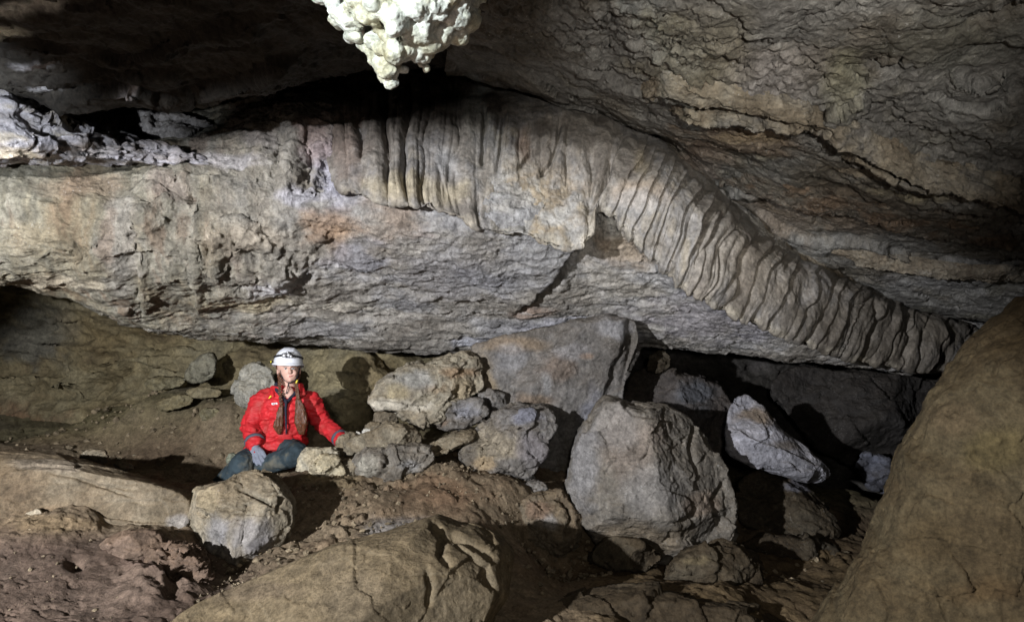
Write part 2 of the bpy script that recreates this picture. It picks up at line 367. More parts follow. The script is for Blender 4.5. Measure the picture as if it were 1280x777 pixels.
# ---------------------------------------------------------------- flowstone curtain
def curtain():
    C = [  # top, face, belly, hem : each (px,py,d)
        [(392, 95, 4.6), (398, 140, 3.98), (404, 185, 3.78), (415, 226, 3.66)],
        [(440, 85, 4.6), (442, 140, 3.90), (446, 190, 3.62), (450, 240, 3.50)],
        [(500, 85, 4.6), (496, 140, 3.86), (495, 195, 3.58), (496, 254, 3.46)],
        [(560, 85, 4.6), (556, 140, 3.86), (552, 200, 3.60), (556, 266, 3.50)],
        [(620, 85, 4.6), (618, 140, 3.86), (616, 200, 3.62), (622, 290, 3.56)],
        [(690, 88, 4.6), (684, 145, 3.86), (682, 215, 3.60), (690, 308, 3.54)],
        [(745, 100, 4.6), (738, 155, 3.86), (732, 225, 3.62), (734, 300, 3.52)],
        [(800, 125, 4.6), (790, 170, 3.84), (772, 215, 3.60), (752, 262, 3.60)],
        [(845, 165, 4.6), (832, 195, 3.84), (812, 240, 3.60), (790, 296, 3.66)],
        [(885, 210, 4.7), (872, 235, 3.86), (852, 280, 3.62), (832, 342, 3.70)],
        [(930, 255, 4.8), (918, 275, 3.95), (900, 318, 3.72), (878, 372, 3.70)],
        [(985, 300, 5.0), (972, 315, 4.10), (955, 350, 3.90), (932, 400, 3.88)],
        [(1055, 340, 5.2), (1040, 350, 4.35), (1025, 385, 4.15), (1004, 428, 4.12)],
        [(1120, 372, 5.4), (1108, 380, 4.65), (1096, 412, 4.45), (1080, 452, 4.42)],
        [(1190, 392, 5.6), (1184, 400, 4.95), (1176, 428, 4.76), (1166, 463, 4.73)],
        [(1236, 405, 5.8), (1230, 415, 5.3), (1226, 434, 5.2), (1214, 460, 5.2)],
    ]
    K = np.array(C, float)                              # (m,4,3)
    hem = K[:, 3].copy(); back = hem.copy(); back[:, 1] -= 4; back[:, 2] += .16; back2 = hem.copy(); back2[:, 1] -= 30; back2[:, 2] += .45
    K = np.concatenate([K, back[:, None], back2[:, None]], 1)
    G = cr(K.transpose(1, 0, 2), [22, 46, 54, 8, 14])
    seg = np.hypot(*(K[1:, 2, :2] - K[:-1, 2, :2]).T)
    G = cr(G.transpose(1, 0, 2), [int(s / .95) for s in seg]).transpose(1, 0, 2)
    nv, nu = G.shape[:2]
    s = np.concatenate([[0], np.cumsum(np.hypot(np.diff(G[100, :, 0]), np.diff(G[100, :, 1])))])
    S = np.broadcast_to(s, (nv, nu)).ravel()
    v = np.broadcast_to((np.arange(nv) / 122.0)[:, None], (nv, nu)).ravel()      # 0 top .. 1 hem
    px, py = G[..., 0].ravel(), G[..., 1].ravel()
    one = np.ones_like(S)
    # hem is scalloped: lobes hang lower
    k = np.stack([S / 34 + .5 * perlin(np.stack([S / 90, v * 2, one], 1), 3), one * 2.5, one], 1)
    lobe = perlin(k, 8) + .5 * perlin(k * 2.3, 9)
    G[..., 1] += (sstep(.6, 1.0, np.minimum(v, 1)) * lobe * np.where(px < 730, 8, 4)).reshape(nv, nu)
    P = toworld(G)
    P = P.reshape(-1, 3)
    N = gnormals(P.reshape(nv, nu, 3)).reshape(-1, 3)
    bare = np.exp(-(((px - 672) / 62) ** 4 + ((py - 262) / 62) ** 4))            # the crusty patch without folds
    wob = .45 * perlin(np.stack([S / 60, v * 3.2, one], 1), 21) + .12 * perlin(np.stack([S / 22, v * 5, one], 1), 22)
    def pleat(per, sharp, seed, wb):
        t = S / per + wob * wb + 1.25 * perlin(np.stack([S / (per * 3.1), one * 1.3, one * seed], 1), seed)
        f = t - np.floor(t); idt = np.floor(t)
        prof = np.sin(np.pi * f) ** .6 - .15 * f
        r = (_h(idt.astype(np.int64), idt.astype(np.int64) * 0, idt.astype(np.int64) * 0, seed) & 1023) / 1023.0
        return (prof - .6) * (.35 + .9 * r), f, r
    L = sstep(.02, .25, v)
    right = sstep(720, 800, px)
    a1, f1, r1 = pleat(34, 1, 5, .9)
    a2, f2, r2 = pleat(17, 1, 6, 1.1)
    a3, f3, r3 = pleat(8.5, 1, 7, 1.4)
    dep = (1 - bare)
    am = .30 + 1.15 * np.clip(.5 + 1.6 * perlin(np.stack([S / 55, v * 2.2, one * 7], 1), 27), 0, 1)
    h = dep * L * am * (.058 * a1 * (1 - .5 * right) + .020 * a2 * (1 - .3 * right) + .006 * a3)
    # overlapping shingle-like edges of the folds on the right
    t = S / 21 + 1.1 * wob + 1.0 * perlin(np.stack([S / 70, one, one * 4], 1), 24); f = t - np.floor(t)
    h += right * L * .030 * (f - .5) * (.5 + .7 * perlin(np.stack([np.floor(t) * 1.7, v * 2, one], 1), 25) + .3)
    h += -right * L * .022 * np.exp(-((f - .97) / .05) ** 2) - right * L * .022 * np.exp(-((f - .02) / .03) ** 2)
    h += bare * (-.05)
    # named folds of the photo
    for (poly, wd, dp) in [([(447, 150), (450, 170), (449, 195)], 3, .05), ([(700, 150), (697, 182), (690, 200), (675, 212)], 3, .05),
                           ([(765, 185), (760, 215), (748, 240), (738, 262)], 3.5, .06), ([(606, 135), (604, 170), (603, 205)], 3, .05),
                           ([(630, 140), (626, 180), (622, 212)], 3, .05), ([(482, 160), (486, 190), (482, 225)], 3.5, .05),
                           ([(905, 262), (888, 300), (870, 330)], 3, .04), ([(893, 250), (880, 290), (862, 326)], 3, .04), ([(935, 300), (925, 340), (905, 370)], 3, .03),
                           ([(1130, 385), (1140, 420), (1128, 452)], 4, .05), ([(1090, 375), (1092, 410), (1075, 450)], 3, .04)]:
        h += crack(px, py, poly, wd, dp)
    h += step(px, py, [(556, 198), (575, 212), (620, 214), (650, 204), (660, 188), (688, 178), (714, 186), (730, 215), (738, 260)], -.045, 60)
    h += step(px, py, [(545, 195), (560, 240), (556, 262)], -.02, 30)
    h += .05 * fbm(P, 1.3, 3, 61) + .05 * fbm(P, (3.5, 3.5, 2.5), 3, 60)
    Q = P + N * h[:, None]
    N2 = gnormals(Q.reshape(nv, nu, 3)).reshape(-1, 3)
    a, e, _ = plates(Q, 12, 62, .6, .6)
    h2 = .015 * fbm(Q, (8, 8, 4), 4, 63, .6) + .006 * fbm(Q, (30, 30, 18), 3, 64, .6) + bare * (.012 * a - .008 * np.exp(-e * 9)) + .002 * a
    Q = Q + N2 * h2[:, None]
    c = palette(Q, [(.12, .103, .088), (.185, .165, .143), (.25, .228, .20), (.225, .215, .207), (.275, .245, .20)], (3.5, 3.5, 1.8), 65, 1.6)
    cb = palette(Q, [(.24, .23, .21), (.34, .33, .31), (.28, .22, .14), (.40, .39, .36)], 4, 66, 1.6)
    c = c * (1 - bare[:, None] * .8) + cb * bare[:, None] * .8
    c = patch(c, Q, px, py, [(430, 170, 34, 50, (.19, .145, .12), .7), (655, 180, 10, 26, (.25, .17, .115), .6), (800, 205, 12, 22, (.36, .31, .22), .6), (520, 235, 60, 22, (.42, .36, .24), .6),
        (560, 205, 20, 20, (.36, .36, .36), .6), (800, 240, 40, 20, (.32, .24, .17), .5), (800, 250, 30, 20, (.34, .34, .34), .5), (950, 340, 60, 50, (.25, .215, .17), .4), (1110, 410, 130, 70, (.125, .108, .085), .8)], 67)  # brown patch at the far right also paints in the light's falloff
    rim = sstep(.86, .99, v) * (v <= 1.02) * sstep(-.2, .3, fbm(Q, 9, 3, 68)) * .45
    c = c * (1 - rim[:, None]) + np.array((.52, .47, .37)) * rim[:, None]
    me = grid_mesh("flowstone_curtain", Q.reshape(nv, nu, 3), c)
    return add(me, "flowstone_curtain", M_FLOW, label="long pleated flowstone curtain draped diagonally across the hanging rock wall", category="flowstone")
curtain()

# ---------------------------------------------------------------- right-hand ceiling
BED = math.radians(21)
def bedded(P):
    return np.stack([P[:, 0] * math.cos(BED) - P[:, 2] * math.sin(BED), P[:, 1], P[:, 2] * math.cos(BED) + P[:, 0] * math.sin(BED)], 1)
def ceil_big(P, px, py):
    px = px + 7 * fbm(P, 5, 3, 401); py = py + 10 * fbm(P, 5, 3, 402)
    h = .16 * fbm(P, (.9, .9, .9), 3, 81)
    h += step(px, py, [(930, 250), (1000, 290), (1080, 300), (1160, 325), (1280, 330)], .07, 30)
    h += step(px, py, [(700, 60), (790, 90), (850, 96), (900, 110)], .05, 40)
    h += crack(px, py, [(1000, 36), (1035, 20), (1090, 0)], 3, .04) + crack(px, py, [(1180, 45), (1240, 42), (1290, 25)], 3, .07)
    h += crack(px, py, [(1085, 80), (1120, 82), (1130, 70)], 4, .07) + step(px, py, [(1040, 118), (1060, 119), (1080, 106)], .06, 20)
    h += step(px, py, [(845, 265), (905, 234), (960, 240)], .06, 20) + step(px, py, [(1190, 90), (1230, 110), (1262, 92)], .05, 30)
    return h
def ceil_mid(P, px, py):
    B_ = bedded(P)
    a, e, _ = plates(B_, (2.2, 3.2, 9), 83, .9, .25); b, e2, _ = plates(B_, (6, 8, 20), 84, .9, .4)
    band = np.exp(-((py - (60 + .42 * (px - 850))) / 60) ** 2)
    c, e3, _ = plates(B_, 13, 88, .8, .5)
    return .028 * a + .018 * b * (.10 + band) + band * (.018 * c - .010 * np.exp(-e3 * 7)) + (.010 + .014 * band) * fbm(B_, (3, 6, 16), 4, 89, .6, True) - .010 * np.exp(-e * 14) + .035 * fbm(B_, (2, 3, 6), 4, 85)
def ceil_fine(P, px, py):
    B_ = bedded(P); b, e2, _ = plates(B_, (16, 22, 40), 86, 1.0, .4)
    return .008 * b + .018 * fbm(B_, (9, 14, 26), 4, 87, .65)
def ceil_col(P, px, py):
    c = palette(P, [(.09, .08, .062), (.15, .135, .11), (.21, .205, .19), (.14, .135, .125), (.20, .19, .155)], (1.6, 1.6, 2.6), 88, 1.6)
    return patch(c, P, px, py, [(930, 170, 90, 30, (.20, .14, .09), .7), (960, 90, 60, 40, (.32, .30, .29), .7), (905, 120, 60, 10, (.33, .26, .15), .7), (990, 130, 50, 16, (.36, .35, .34), .7),
        (1210, 130, 50, 50, (.22, .22, .21), .7), (1000, 260, 120, 30, (.15, .11, .075), .6), (1100, 275, 120, 22, (.15, .115, .08), .6), (950, 165, 50, 8, (.36, .28, .18), .7),
        (1090, 210, 70, 6, (.36, .30, .22), .7), (1150, 235, 60, 5, (.34, .30, .2), .6), (1060, 100, 30, 30, (.26, .25, .17), .6), (870, 60, 80, 60, (.14, .12, .07), .5),
        (1200, 60, 90, 40, (.10, .10, .08), .6), (1180, 345, 90, 18, (.22, .22, .22), .6), (880, 200, 40, 25, (.24, .18, .14), .5)], 89)
XC = [560, 700, 800, 880, 960, 1050, 1150, 1250, 1380]
surface("cave_ceiling", [
    R([-420] * 9, [.9, .9, .95, 1.0, 1.05, 1.1, 1.15, 1.2, 1.3], XC),
    R([-120] * 9, [1.7, 1.7, 1.6, 1.55, 1.5, 1.5, 1.5, 1.5, 1.5], XC),
    R([0, 0, 0, 0, 0, 0, 0, 0, 0], [2.6, 2.4, 2.2, 2.05, 1.95, 1.9, 1.85, 1.8, 1.8], XC),
    R([70, 80, 80, 75, 75, 75, 75, 80, 90], [3.6, 3.1, 2.8, 2.55, 2.4, 2.3, 2.25, 2.2, 2.15], XC),
    R([85, 125, 140, 140, 145, 150, 160, 170, 180], [4.2, 3.9, 3.5, 3.05, 2.9, 2.8, 2.7, 2.6, 2.5], XC),
    R([80, 130, 158, 190, 210, 225, 240, 250, 260], [4.7, 4.4, 4.1, 3.75, 3.5, 3.35, 3.2, 3.1, 3.0], XC),
    R([70, 130, 165, 230, 262, 290, 310, 325, 335], [5.2, 5.0, 4.7, 4.5, 4.3, 4.2, 4.1, 4.0, 3.9], XC),
    R([60, 120, 160, 245, 305, 350, 385, 392, 396], [5.8, 5.7, 5.4, 5.2, 5.1, 5.0, 4.9, 4.8, 4.7], XC),
    R([50, 110, 150, 240, 300, 345, 378, 385, 388], [6.6, 6.5, 6.3, 6.1, 6.0, 5.9, 5.8, 5.7, 5.6], XC),
    ], [ceil_big, ceil_mid, ceil_fine], ceil_col, M_CEIL, 2.1, kind='structure')
G_CEIL = GRIDS[-1]
def ledge(line, up, proud, seed, jag, col):
    L = [np.array(p, float) for p in line]; rows = [[], [], [], [], []]
    for (x, y) in L:
        dd = depth_at(G_CEIL, x, y); du = depth_at(G_CEIL, x, y - up)
        rows[0].append((x, y - up, du + .03)); rows[1].append((x, y - up * .5, (dd + du) / 2 - proud * .55)); rows[2].append((x, y, dd - proud)); rows[3].append((x, y - 2, dd - proud + .05)); rows[4].append((x, y - 8, dd + .35))
    G = loft(rows, 1.7); nv, nu = G.shape[:2]
    q = np.stack([G[..., 0].ravel() / 26, np.full(nv * nu, seed * 1.7), np.zeros(nv * nu)], 1)
    jg = perlin(q, seed) + .6 * perlin(q * 2.7, seed + 1) + .35 * perlin(q * 6, seed + 2)
    vv = np.repeat(np.linspace(0, 1, nv), nu)
    endf = np.clip(np.minimum(np.tile(np.linspace(0, 1, nu), nv), 1 - np.tile(np.linspace(0, 1, nu), nv)) * 7, 0, 1)
    G[..., 1] += (jag * jg * sstep(.1, .45, vv)).reshape(nv, nu)
    G[..., 2] += (proud * 1.3 * (1 - endf)).reshape(nv, nu)
    P = toworld(G); N = gnormals(P).reshape(-1, 3); Q = P.reshape(-1, 3); B_ = bedded(Q)
    a, e, _ = plates(B_, (5, 8, 18), seed + 3, 1, .3)
    Q = Q + N * (.016 * a + .02 * fbm(B_, (6, 9, 18), 4, seed + 4, .6))[:, None]; P = Q.reshape(nv, nu, 3)
    N = gnormals(P).reshape(-1, 3); Q = Q + N * ceil_fine(Q, None, None)[:, None]
    c = palette(Q, col, 4, seed + 5, 1.6)
    add(grid_mesh("ceiling_ledge", Q.reshape(nv, nu, 3), c), "ceiling_ledge", M_CEIL, kind='structure')
LC = [(.15, .12, .085), (.22, .185, .135), (.27, .24, .19), (.19, .18, .165)]
ledge([(800, 112), (850, 127), (880, 134), (920, 138), (960, 146), (1010, 156), (1040, 166)], 34, .16, 501, 5, LC)
ledge([(835, 138), (862, 152), (885, 160), (905, 156), (925, 154), (945, 166), (962, 160), (985, 170), (1005, 164), (1028, 166)], 26, .20, 502, 4, LC)
ledge([(1010, 158), (1050, 184), (1090, 202), (1130, 222), (1160, 236), (1200, 244), (1250, 256), (1320, 270)], 42, .18, 503, 5, LC)
ledge([(1050, 196), (1080, 208), (1110, 224), (1135, 236), (1165, 240), (1190, 246)], 24, .16, 504, 4, LC)
ledge([(900, 228), (950, 246), (1000, 262), (1060, 272), (1110, 284), (1180, 300), (1300, 316)], 28, .13, 505, 5, [(.12, .085, .055), (.17, .12, .08), (.16, .145, .12), (.13, .10, .075)])
ledge([(1040, 318), (1090, 334), (1150, 344), (1220, 352), (1300, 352)], 22, .09, 506, 4, LC)

# rib of rock between curtain and ceiling
def rib_pass(P, px, py):
    a, e, _ = plates(P, (5, 6, 8), 93, .8)
    return .025 * a + .06 * fbm(P, 3, 4, 94)
surface("rock_rib", [
    [(840, 130, 5.4), (900, 200, 5.5), (980, 270, 5.6), (1060, 320, 5.8), (1140, 370, 6.0)],
    [(825, 150, 4.7), (905, 238, 4.6), (990, 290, 4.75), (1050, 330, 4.9), (1130, 385, 5.3)],
    [(822, 175, 4.5), (900, 262, 4.35), (985, 312, 4.5), (1055, 352, 4.7), (1130, 395, 5.1)],
    [(815, 215, 4.7), (890, 300, 4.6), (975, 350, 4.7), (1050, 385, 4.9), (1120, 420, 5.3)]],
    [rib_pass, ceil_fine], lambda P, px, py: palette(P, [(.10, .08, .055), (.16, .13, .09), (.19, .17, .14)], 3, 95), M_CEIL, 2.4, kind='structure')

# ---------------------------------------------------------------- left-hand ceiling (dark, bedded) and the pale ledge
def lce_big(P, px, py):
    h = .14 * fbm(P, (1.2, 1.6, 1.2), 3, 101)
    h += step(px, py, [(-20, 98), (60, 100), (130, 95), (160, 90), (200, 108), (240, 110), (290, 88), (330, 70), (395, 60)], .09, 40)
    h += step(px, py, [(-20, 48), (60, 52), (150, 70), (200, 55), (260, 40), (400, 20)], .05, 30)
    h += step(px, py, [(-20, 76), (60, 82), (150, 80), (240, 86)], .05, 20)
    return h
def lce_mid(P, px, py):
    a, e, _ = plates(P, (5, 7, 10), 103, .8)
    return .018 * a + .05 * fbm(P, (3, 6, 8), 4, 104) + .012 * fbm(P, 14, 4, 105)
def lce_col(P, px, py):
    c = palette(P, [(.022, .020, .017), (.036, .032, .026), (.060, .055, .047)], (2, 4, 5), 106, 1.5)  # base tones darkened to put the unlit ceiling's shade into the colour
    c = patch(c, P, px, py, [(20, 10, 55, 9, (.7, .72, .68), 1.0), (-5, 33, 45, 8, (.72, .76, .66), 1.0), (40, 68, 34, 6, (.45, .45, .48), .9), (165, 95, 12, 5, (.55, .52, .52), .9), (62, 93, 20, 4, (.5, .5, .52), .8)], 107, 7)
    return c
XL = [-120, 20, 120, 200, 300, 400, 500, 640]
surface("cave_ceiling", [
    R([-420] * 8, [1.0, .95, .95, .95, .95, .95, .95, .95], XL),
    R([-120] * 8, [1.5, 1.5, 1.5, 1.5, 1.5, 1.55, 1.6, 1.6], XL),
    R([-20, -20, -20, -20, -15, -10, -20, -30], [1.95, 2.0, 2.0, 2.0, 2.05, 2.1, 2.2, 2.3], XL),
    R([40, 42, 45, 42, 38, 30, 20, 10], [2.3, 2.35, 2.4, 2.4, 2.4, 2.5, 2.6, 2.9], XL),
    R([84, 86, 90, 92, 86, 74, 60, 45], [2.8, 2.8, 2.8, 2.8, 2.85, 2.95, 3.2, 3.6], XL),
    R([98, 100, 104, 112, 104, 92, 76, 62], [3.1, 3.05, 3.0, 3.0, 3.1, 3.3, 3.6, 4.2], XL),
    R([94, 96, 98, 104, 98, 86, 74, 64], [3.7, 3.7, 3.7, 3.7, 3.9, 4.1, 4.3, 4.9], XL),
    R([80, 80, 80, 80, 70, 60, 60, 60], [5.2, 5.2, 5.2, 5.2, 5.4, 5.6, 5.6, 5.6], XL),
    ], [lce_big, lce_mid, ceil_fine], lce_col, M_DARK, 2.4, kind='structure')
def ledge_pass(P, px, py):
    a, e, _ = plates(P, (6, 8, 12), 113, .9, .5)
    h = .03 * a + .07 * fbm(P, (3, 5, 9), 4, 114) - .015 * np.exp(-e * 10)
    for (x, y, rx, ry, hh) in [(70, 168, 18, 4, -.06), (100, 162, 14, 4, -.05), (130, 184, 12, 4, -.05), (190, 192, 20, 3, -.05), (60, 153, 26, 8, .06), (30, 182, 50, 12, .05)]:
        h += bump(px, py, x, y, rx, ry, hh)
    return h
def ledge_col(P, px, py):
    c = palette(P, [(.20, .17, .15), (.34, .32, .32), (.47, .46, .50), (.40, .36, .30)], (3, 5, 9), 115, 1.7)
    return patch(c, P, px, py, [(20, 192, 30, 10, (.46, .38, .25), .7), (72, 148, 22, 8, (.5, .42, .30), .7), (220, 196, 40, 5, (.50, .47, .48), .6), (60, 180, 30, 6, (.22, .22, .26), .6)], 116, 8)
surface("rock_ledge", [
    [(-130, 75, 3.9), (0, 88, 3.9), (45, 128, 3.9), (60, 140, 4.0), (92, 146, 4.1), (150, 165, 4.2), (210, 178, 4.3), (275, 198, 4.3)],
    [(-130, 92, 3.0), (0, 98, 3.05), (40, 132, 3.12), (58, 146, 3.2), (90, 150, 3.3), (150, 172, 3.5), (210, 184, 3.62), (275, 203, 3.75)],
    [(-130, 140, 2.85), (0, 140, 2.90), (35, 158, 3.0), (60, 164, 3.08), (95, 172, 3.18), (150, 184, 3.35), (210, 194, 3.52), (275, 206, 3.68)],
    [(-130, 185, 2.85), (0, 188, 2.92), (40, 188, 3.0), (70, 188, 3.08), (100, 190, 3.2), (150, 195, 3.36), (210, 202, 3.54), (275, 209, 3.68)],
    [(-130, 200, 2.95), (0, 202, 3.0), (40, 200, 3.08), (70, 199, 3.16), (100, 200, 3.28), (150, 203, 3.42), (210, 207, 3.6), (275, 211, 3.74)],
    [(-130, 200, 3.6), (0, 202, 3.6), (40, 200, 3.6), (70, 199, 3.7), (100, 200, 3.8), (150, 203, 3.9), (210, 207, 4.0), (275, 211, 4.1)]],
    [ledge_pass, slab_fine], ledge_col, M_SLAB, 1.7, kind='structure')

# ---------------------------------------------------------------- back wall of the low chamber
def wall_big(P, px, py):
    h = .22 * fbm(P, (.8, .8, 1.2), 3, 121)
    h += step(px, py, [(60, 500), (100, 492), (120, 478), (150, 470), (168, 455), (170, 448), (150, 448)][::-1], .20, 40)
    h += step(px, py, [(-20, 430), (60, 424), (130, 432), (200, 440), (270, 438)], .10, 30) + step(px, py, [(-20, 470), (40, 466), (90, 470)], .10, 30) + step(px, py, [(270, 470), (300, 450), (330, 446)], .08, 30)
    h += crack(px, py, [(104, 490), (120, 478), (150, 468), (166, 456)], 4, .08)
    h += step(px, py, [(190, 480), (206, 462), (208, 445)], .10, 24)
    h += step(px, py, [(206, 520), (170, 530), (130, 545), (90, 560)][::-1], .06, 26)
    h += bump(px, py, 425, 480, 40, 60, .12) + bump(px, py, 470, 470, 30, 40, .10) + crack(px, py, [(462, 440), (480, 455), (500, 465)], 9, .25)
    h += crack(px, py, [(0, 352), (60, 356), (110, 372)], 9, .2)
    return h
def wall_mid(P, px, py):
    a, e, _ = plates(P, (2.5, 3, 4), 123, .8)
    b, e2, _ = plates(P, (5, 6, 11), 129, .9, .3)
    return .05 * a + .022 * b + .07 * fbm(P, (2, 2, 5), 4, 124)
def wall_fine(P, px, py):
    return .026 * fbm(P, (7, 7, 14), 4, 125, .6)
def wall_col(P, px, py):
    c = palette(P, [(.10, .078, .045), (.145, .118, .066), (.18, .155, .095), (.115, .105, .075)], (1.2, 1.2, 2.2), 126, 1.5)
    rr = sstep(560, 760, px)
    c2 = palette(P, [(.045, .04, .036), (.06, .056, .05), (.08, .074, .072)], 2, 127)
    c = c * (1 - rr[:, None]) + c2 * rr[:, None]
    return patch(c, P, px, py, [(40, 420, 60, 40, (.09, .095, .09), .6), (130, 410, 70, 30, (.12, .09, .045), .5), (30, 545, 60, 40, (.12, .07, .04), .8), (470, 470, 30, 34, (.28, .22, .12), .6), (420, 470, 40, 40, (.25, .21, .12), .6)], 128)
XW = [-150, 0, 120, 230, 340, 430, 520, 700, 850, 980, 1120, 1250, 1400]
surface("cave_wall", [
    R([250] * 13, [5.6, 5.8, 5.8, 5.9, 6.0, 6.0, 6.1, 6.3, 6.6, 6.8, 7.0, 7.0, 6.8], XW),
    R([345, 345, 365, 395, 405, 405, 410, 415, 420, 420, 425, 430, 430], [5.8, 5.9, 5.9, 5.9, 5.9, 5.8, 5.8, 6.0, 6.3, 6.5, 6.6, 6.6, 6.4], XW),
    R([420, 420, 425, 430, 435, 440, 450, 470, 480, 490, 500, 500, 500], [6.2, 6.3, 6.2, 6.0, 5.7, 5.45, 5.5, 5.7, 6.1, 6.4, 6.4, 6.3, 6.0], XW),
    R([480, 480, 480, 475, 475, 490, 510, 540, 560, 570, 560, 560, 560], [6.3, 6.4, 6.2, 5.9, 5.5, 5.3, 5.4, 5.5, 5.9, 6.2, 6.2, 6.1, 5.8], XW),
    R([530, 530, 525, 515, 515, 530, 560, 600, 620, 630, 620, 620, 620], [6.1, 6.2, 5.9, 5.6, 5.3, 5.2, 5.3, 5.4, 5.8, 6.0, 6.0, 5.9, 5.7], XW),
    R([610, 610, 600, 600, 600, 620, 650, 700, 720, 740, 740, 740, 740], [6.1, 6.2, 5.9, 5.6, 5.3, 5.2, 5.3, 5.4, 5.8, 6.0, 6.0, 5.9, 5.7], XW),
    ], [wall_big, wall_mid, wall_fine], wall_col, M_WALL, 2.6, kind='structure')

# ---------------------------------------------------------------- floor: a height field
FP = np.array([W(*t) for t in [
    (-200, 777, 1.9), (0, 777, 2.0), (150, 777, 2.05), (300, 777, 2.2), (-100, 700, 2.35), (60, 700, 2.4), (170, 730, 2.3), (250, 725, 2.6), (-100, 640, 2.8), (60, 640, 2.75), (200, 660, 2.9),
    (0, 590, 3.6), (120, 600, 3.7), (230, 620, 3.6), (0, 570, 4.5), (100, 572, 4.6), (200, 580, 4.5), (260, 600, 4.3), (350, 600, 4.0), (330, 592, 4.5), (400, 620, 3.35), (370, 680, 2.95), (400, 600, 3.65), (430, 650, 3.1),
    (60, 545, 5.6), (150, 512, 5.7), (230, 490, 5.5), (300, 495, 5.2), (380, 520, 4.95), (340, 545, 4.8), (440, 560, 4.9), (480, 615, 3.4), (560, 615, 3.45), (620, 600, 3.65), (560, 585, 3.7), (560, 650, 3.2), (560, 560, 4.2), (640, 680, 3.15), (600, 560, 4.4), (500, 670, 2.95),
    (700, 720, 3.3), (780, 705, 3.5), (850, 720, 3.4), (760, 760, 2.9), (880, 760, 2.8), (1000, 777, 2.9), (960, 700, 3.8), (1010, 650, 4.6), (1060, 620, 5.2), (960, 620, 5.0), (1120, 640, 5.6), (1180, 700, 4.4),
    (700, 777, 2.5), (600, 900, 2.0), (900, 900, 2.0), (1200, 900, 2.2), (0, 900, 1.5), (300, 900, 1.6), (-300, 1100, 1.0), (1400, 1100, 1.2), (640, 1600, .7), (640, 5000, .25)]] +
    [np.array(t) for t in [(-6, 6, .3), (-6, 3, .5), (-5, 0, .5), (6, 6, .1), (6, 3, .3), (5, 0, .3), (0, 8, .2), (-5, 9, .2), (5, 9, .2), (0, -1.5, 0), (-3, -1.5, .3), (3, -1.5, 0)]])
def floor_z(x, y):
    x = np.atleast_1d(x); y = np.atleast_1d(y)
    d2 = (x[:, None] - FP[None, :, 0]) ** 2 + (y[:, None] - FP[None, :, 1]) ** 2
    wt = 1 / (d2 + .02) ** 1.9
    return (wt * FP[None, :, 2]).sum(1) / wt.sum(1)
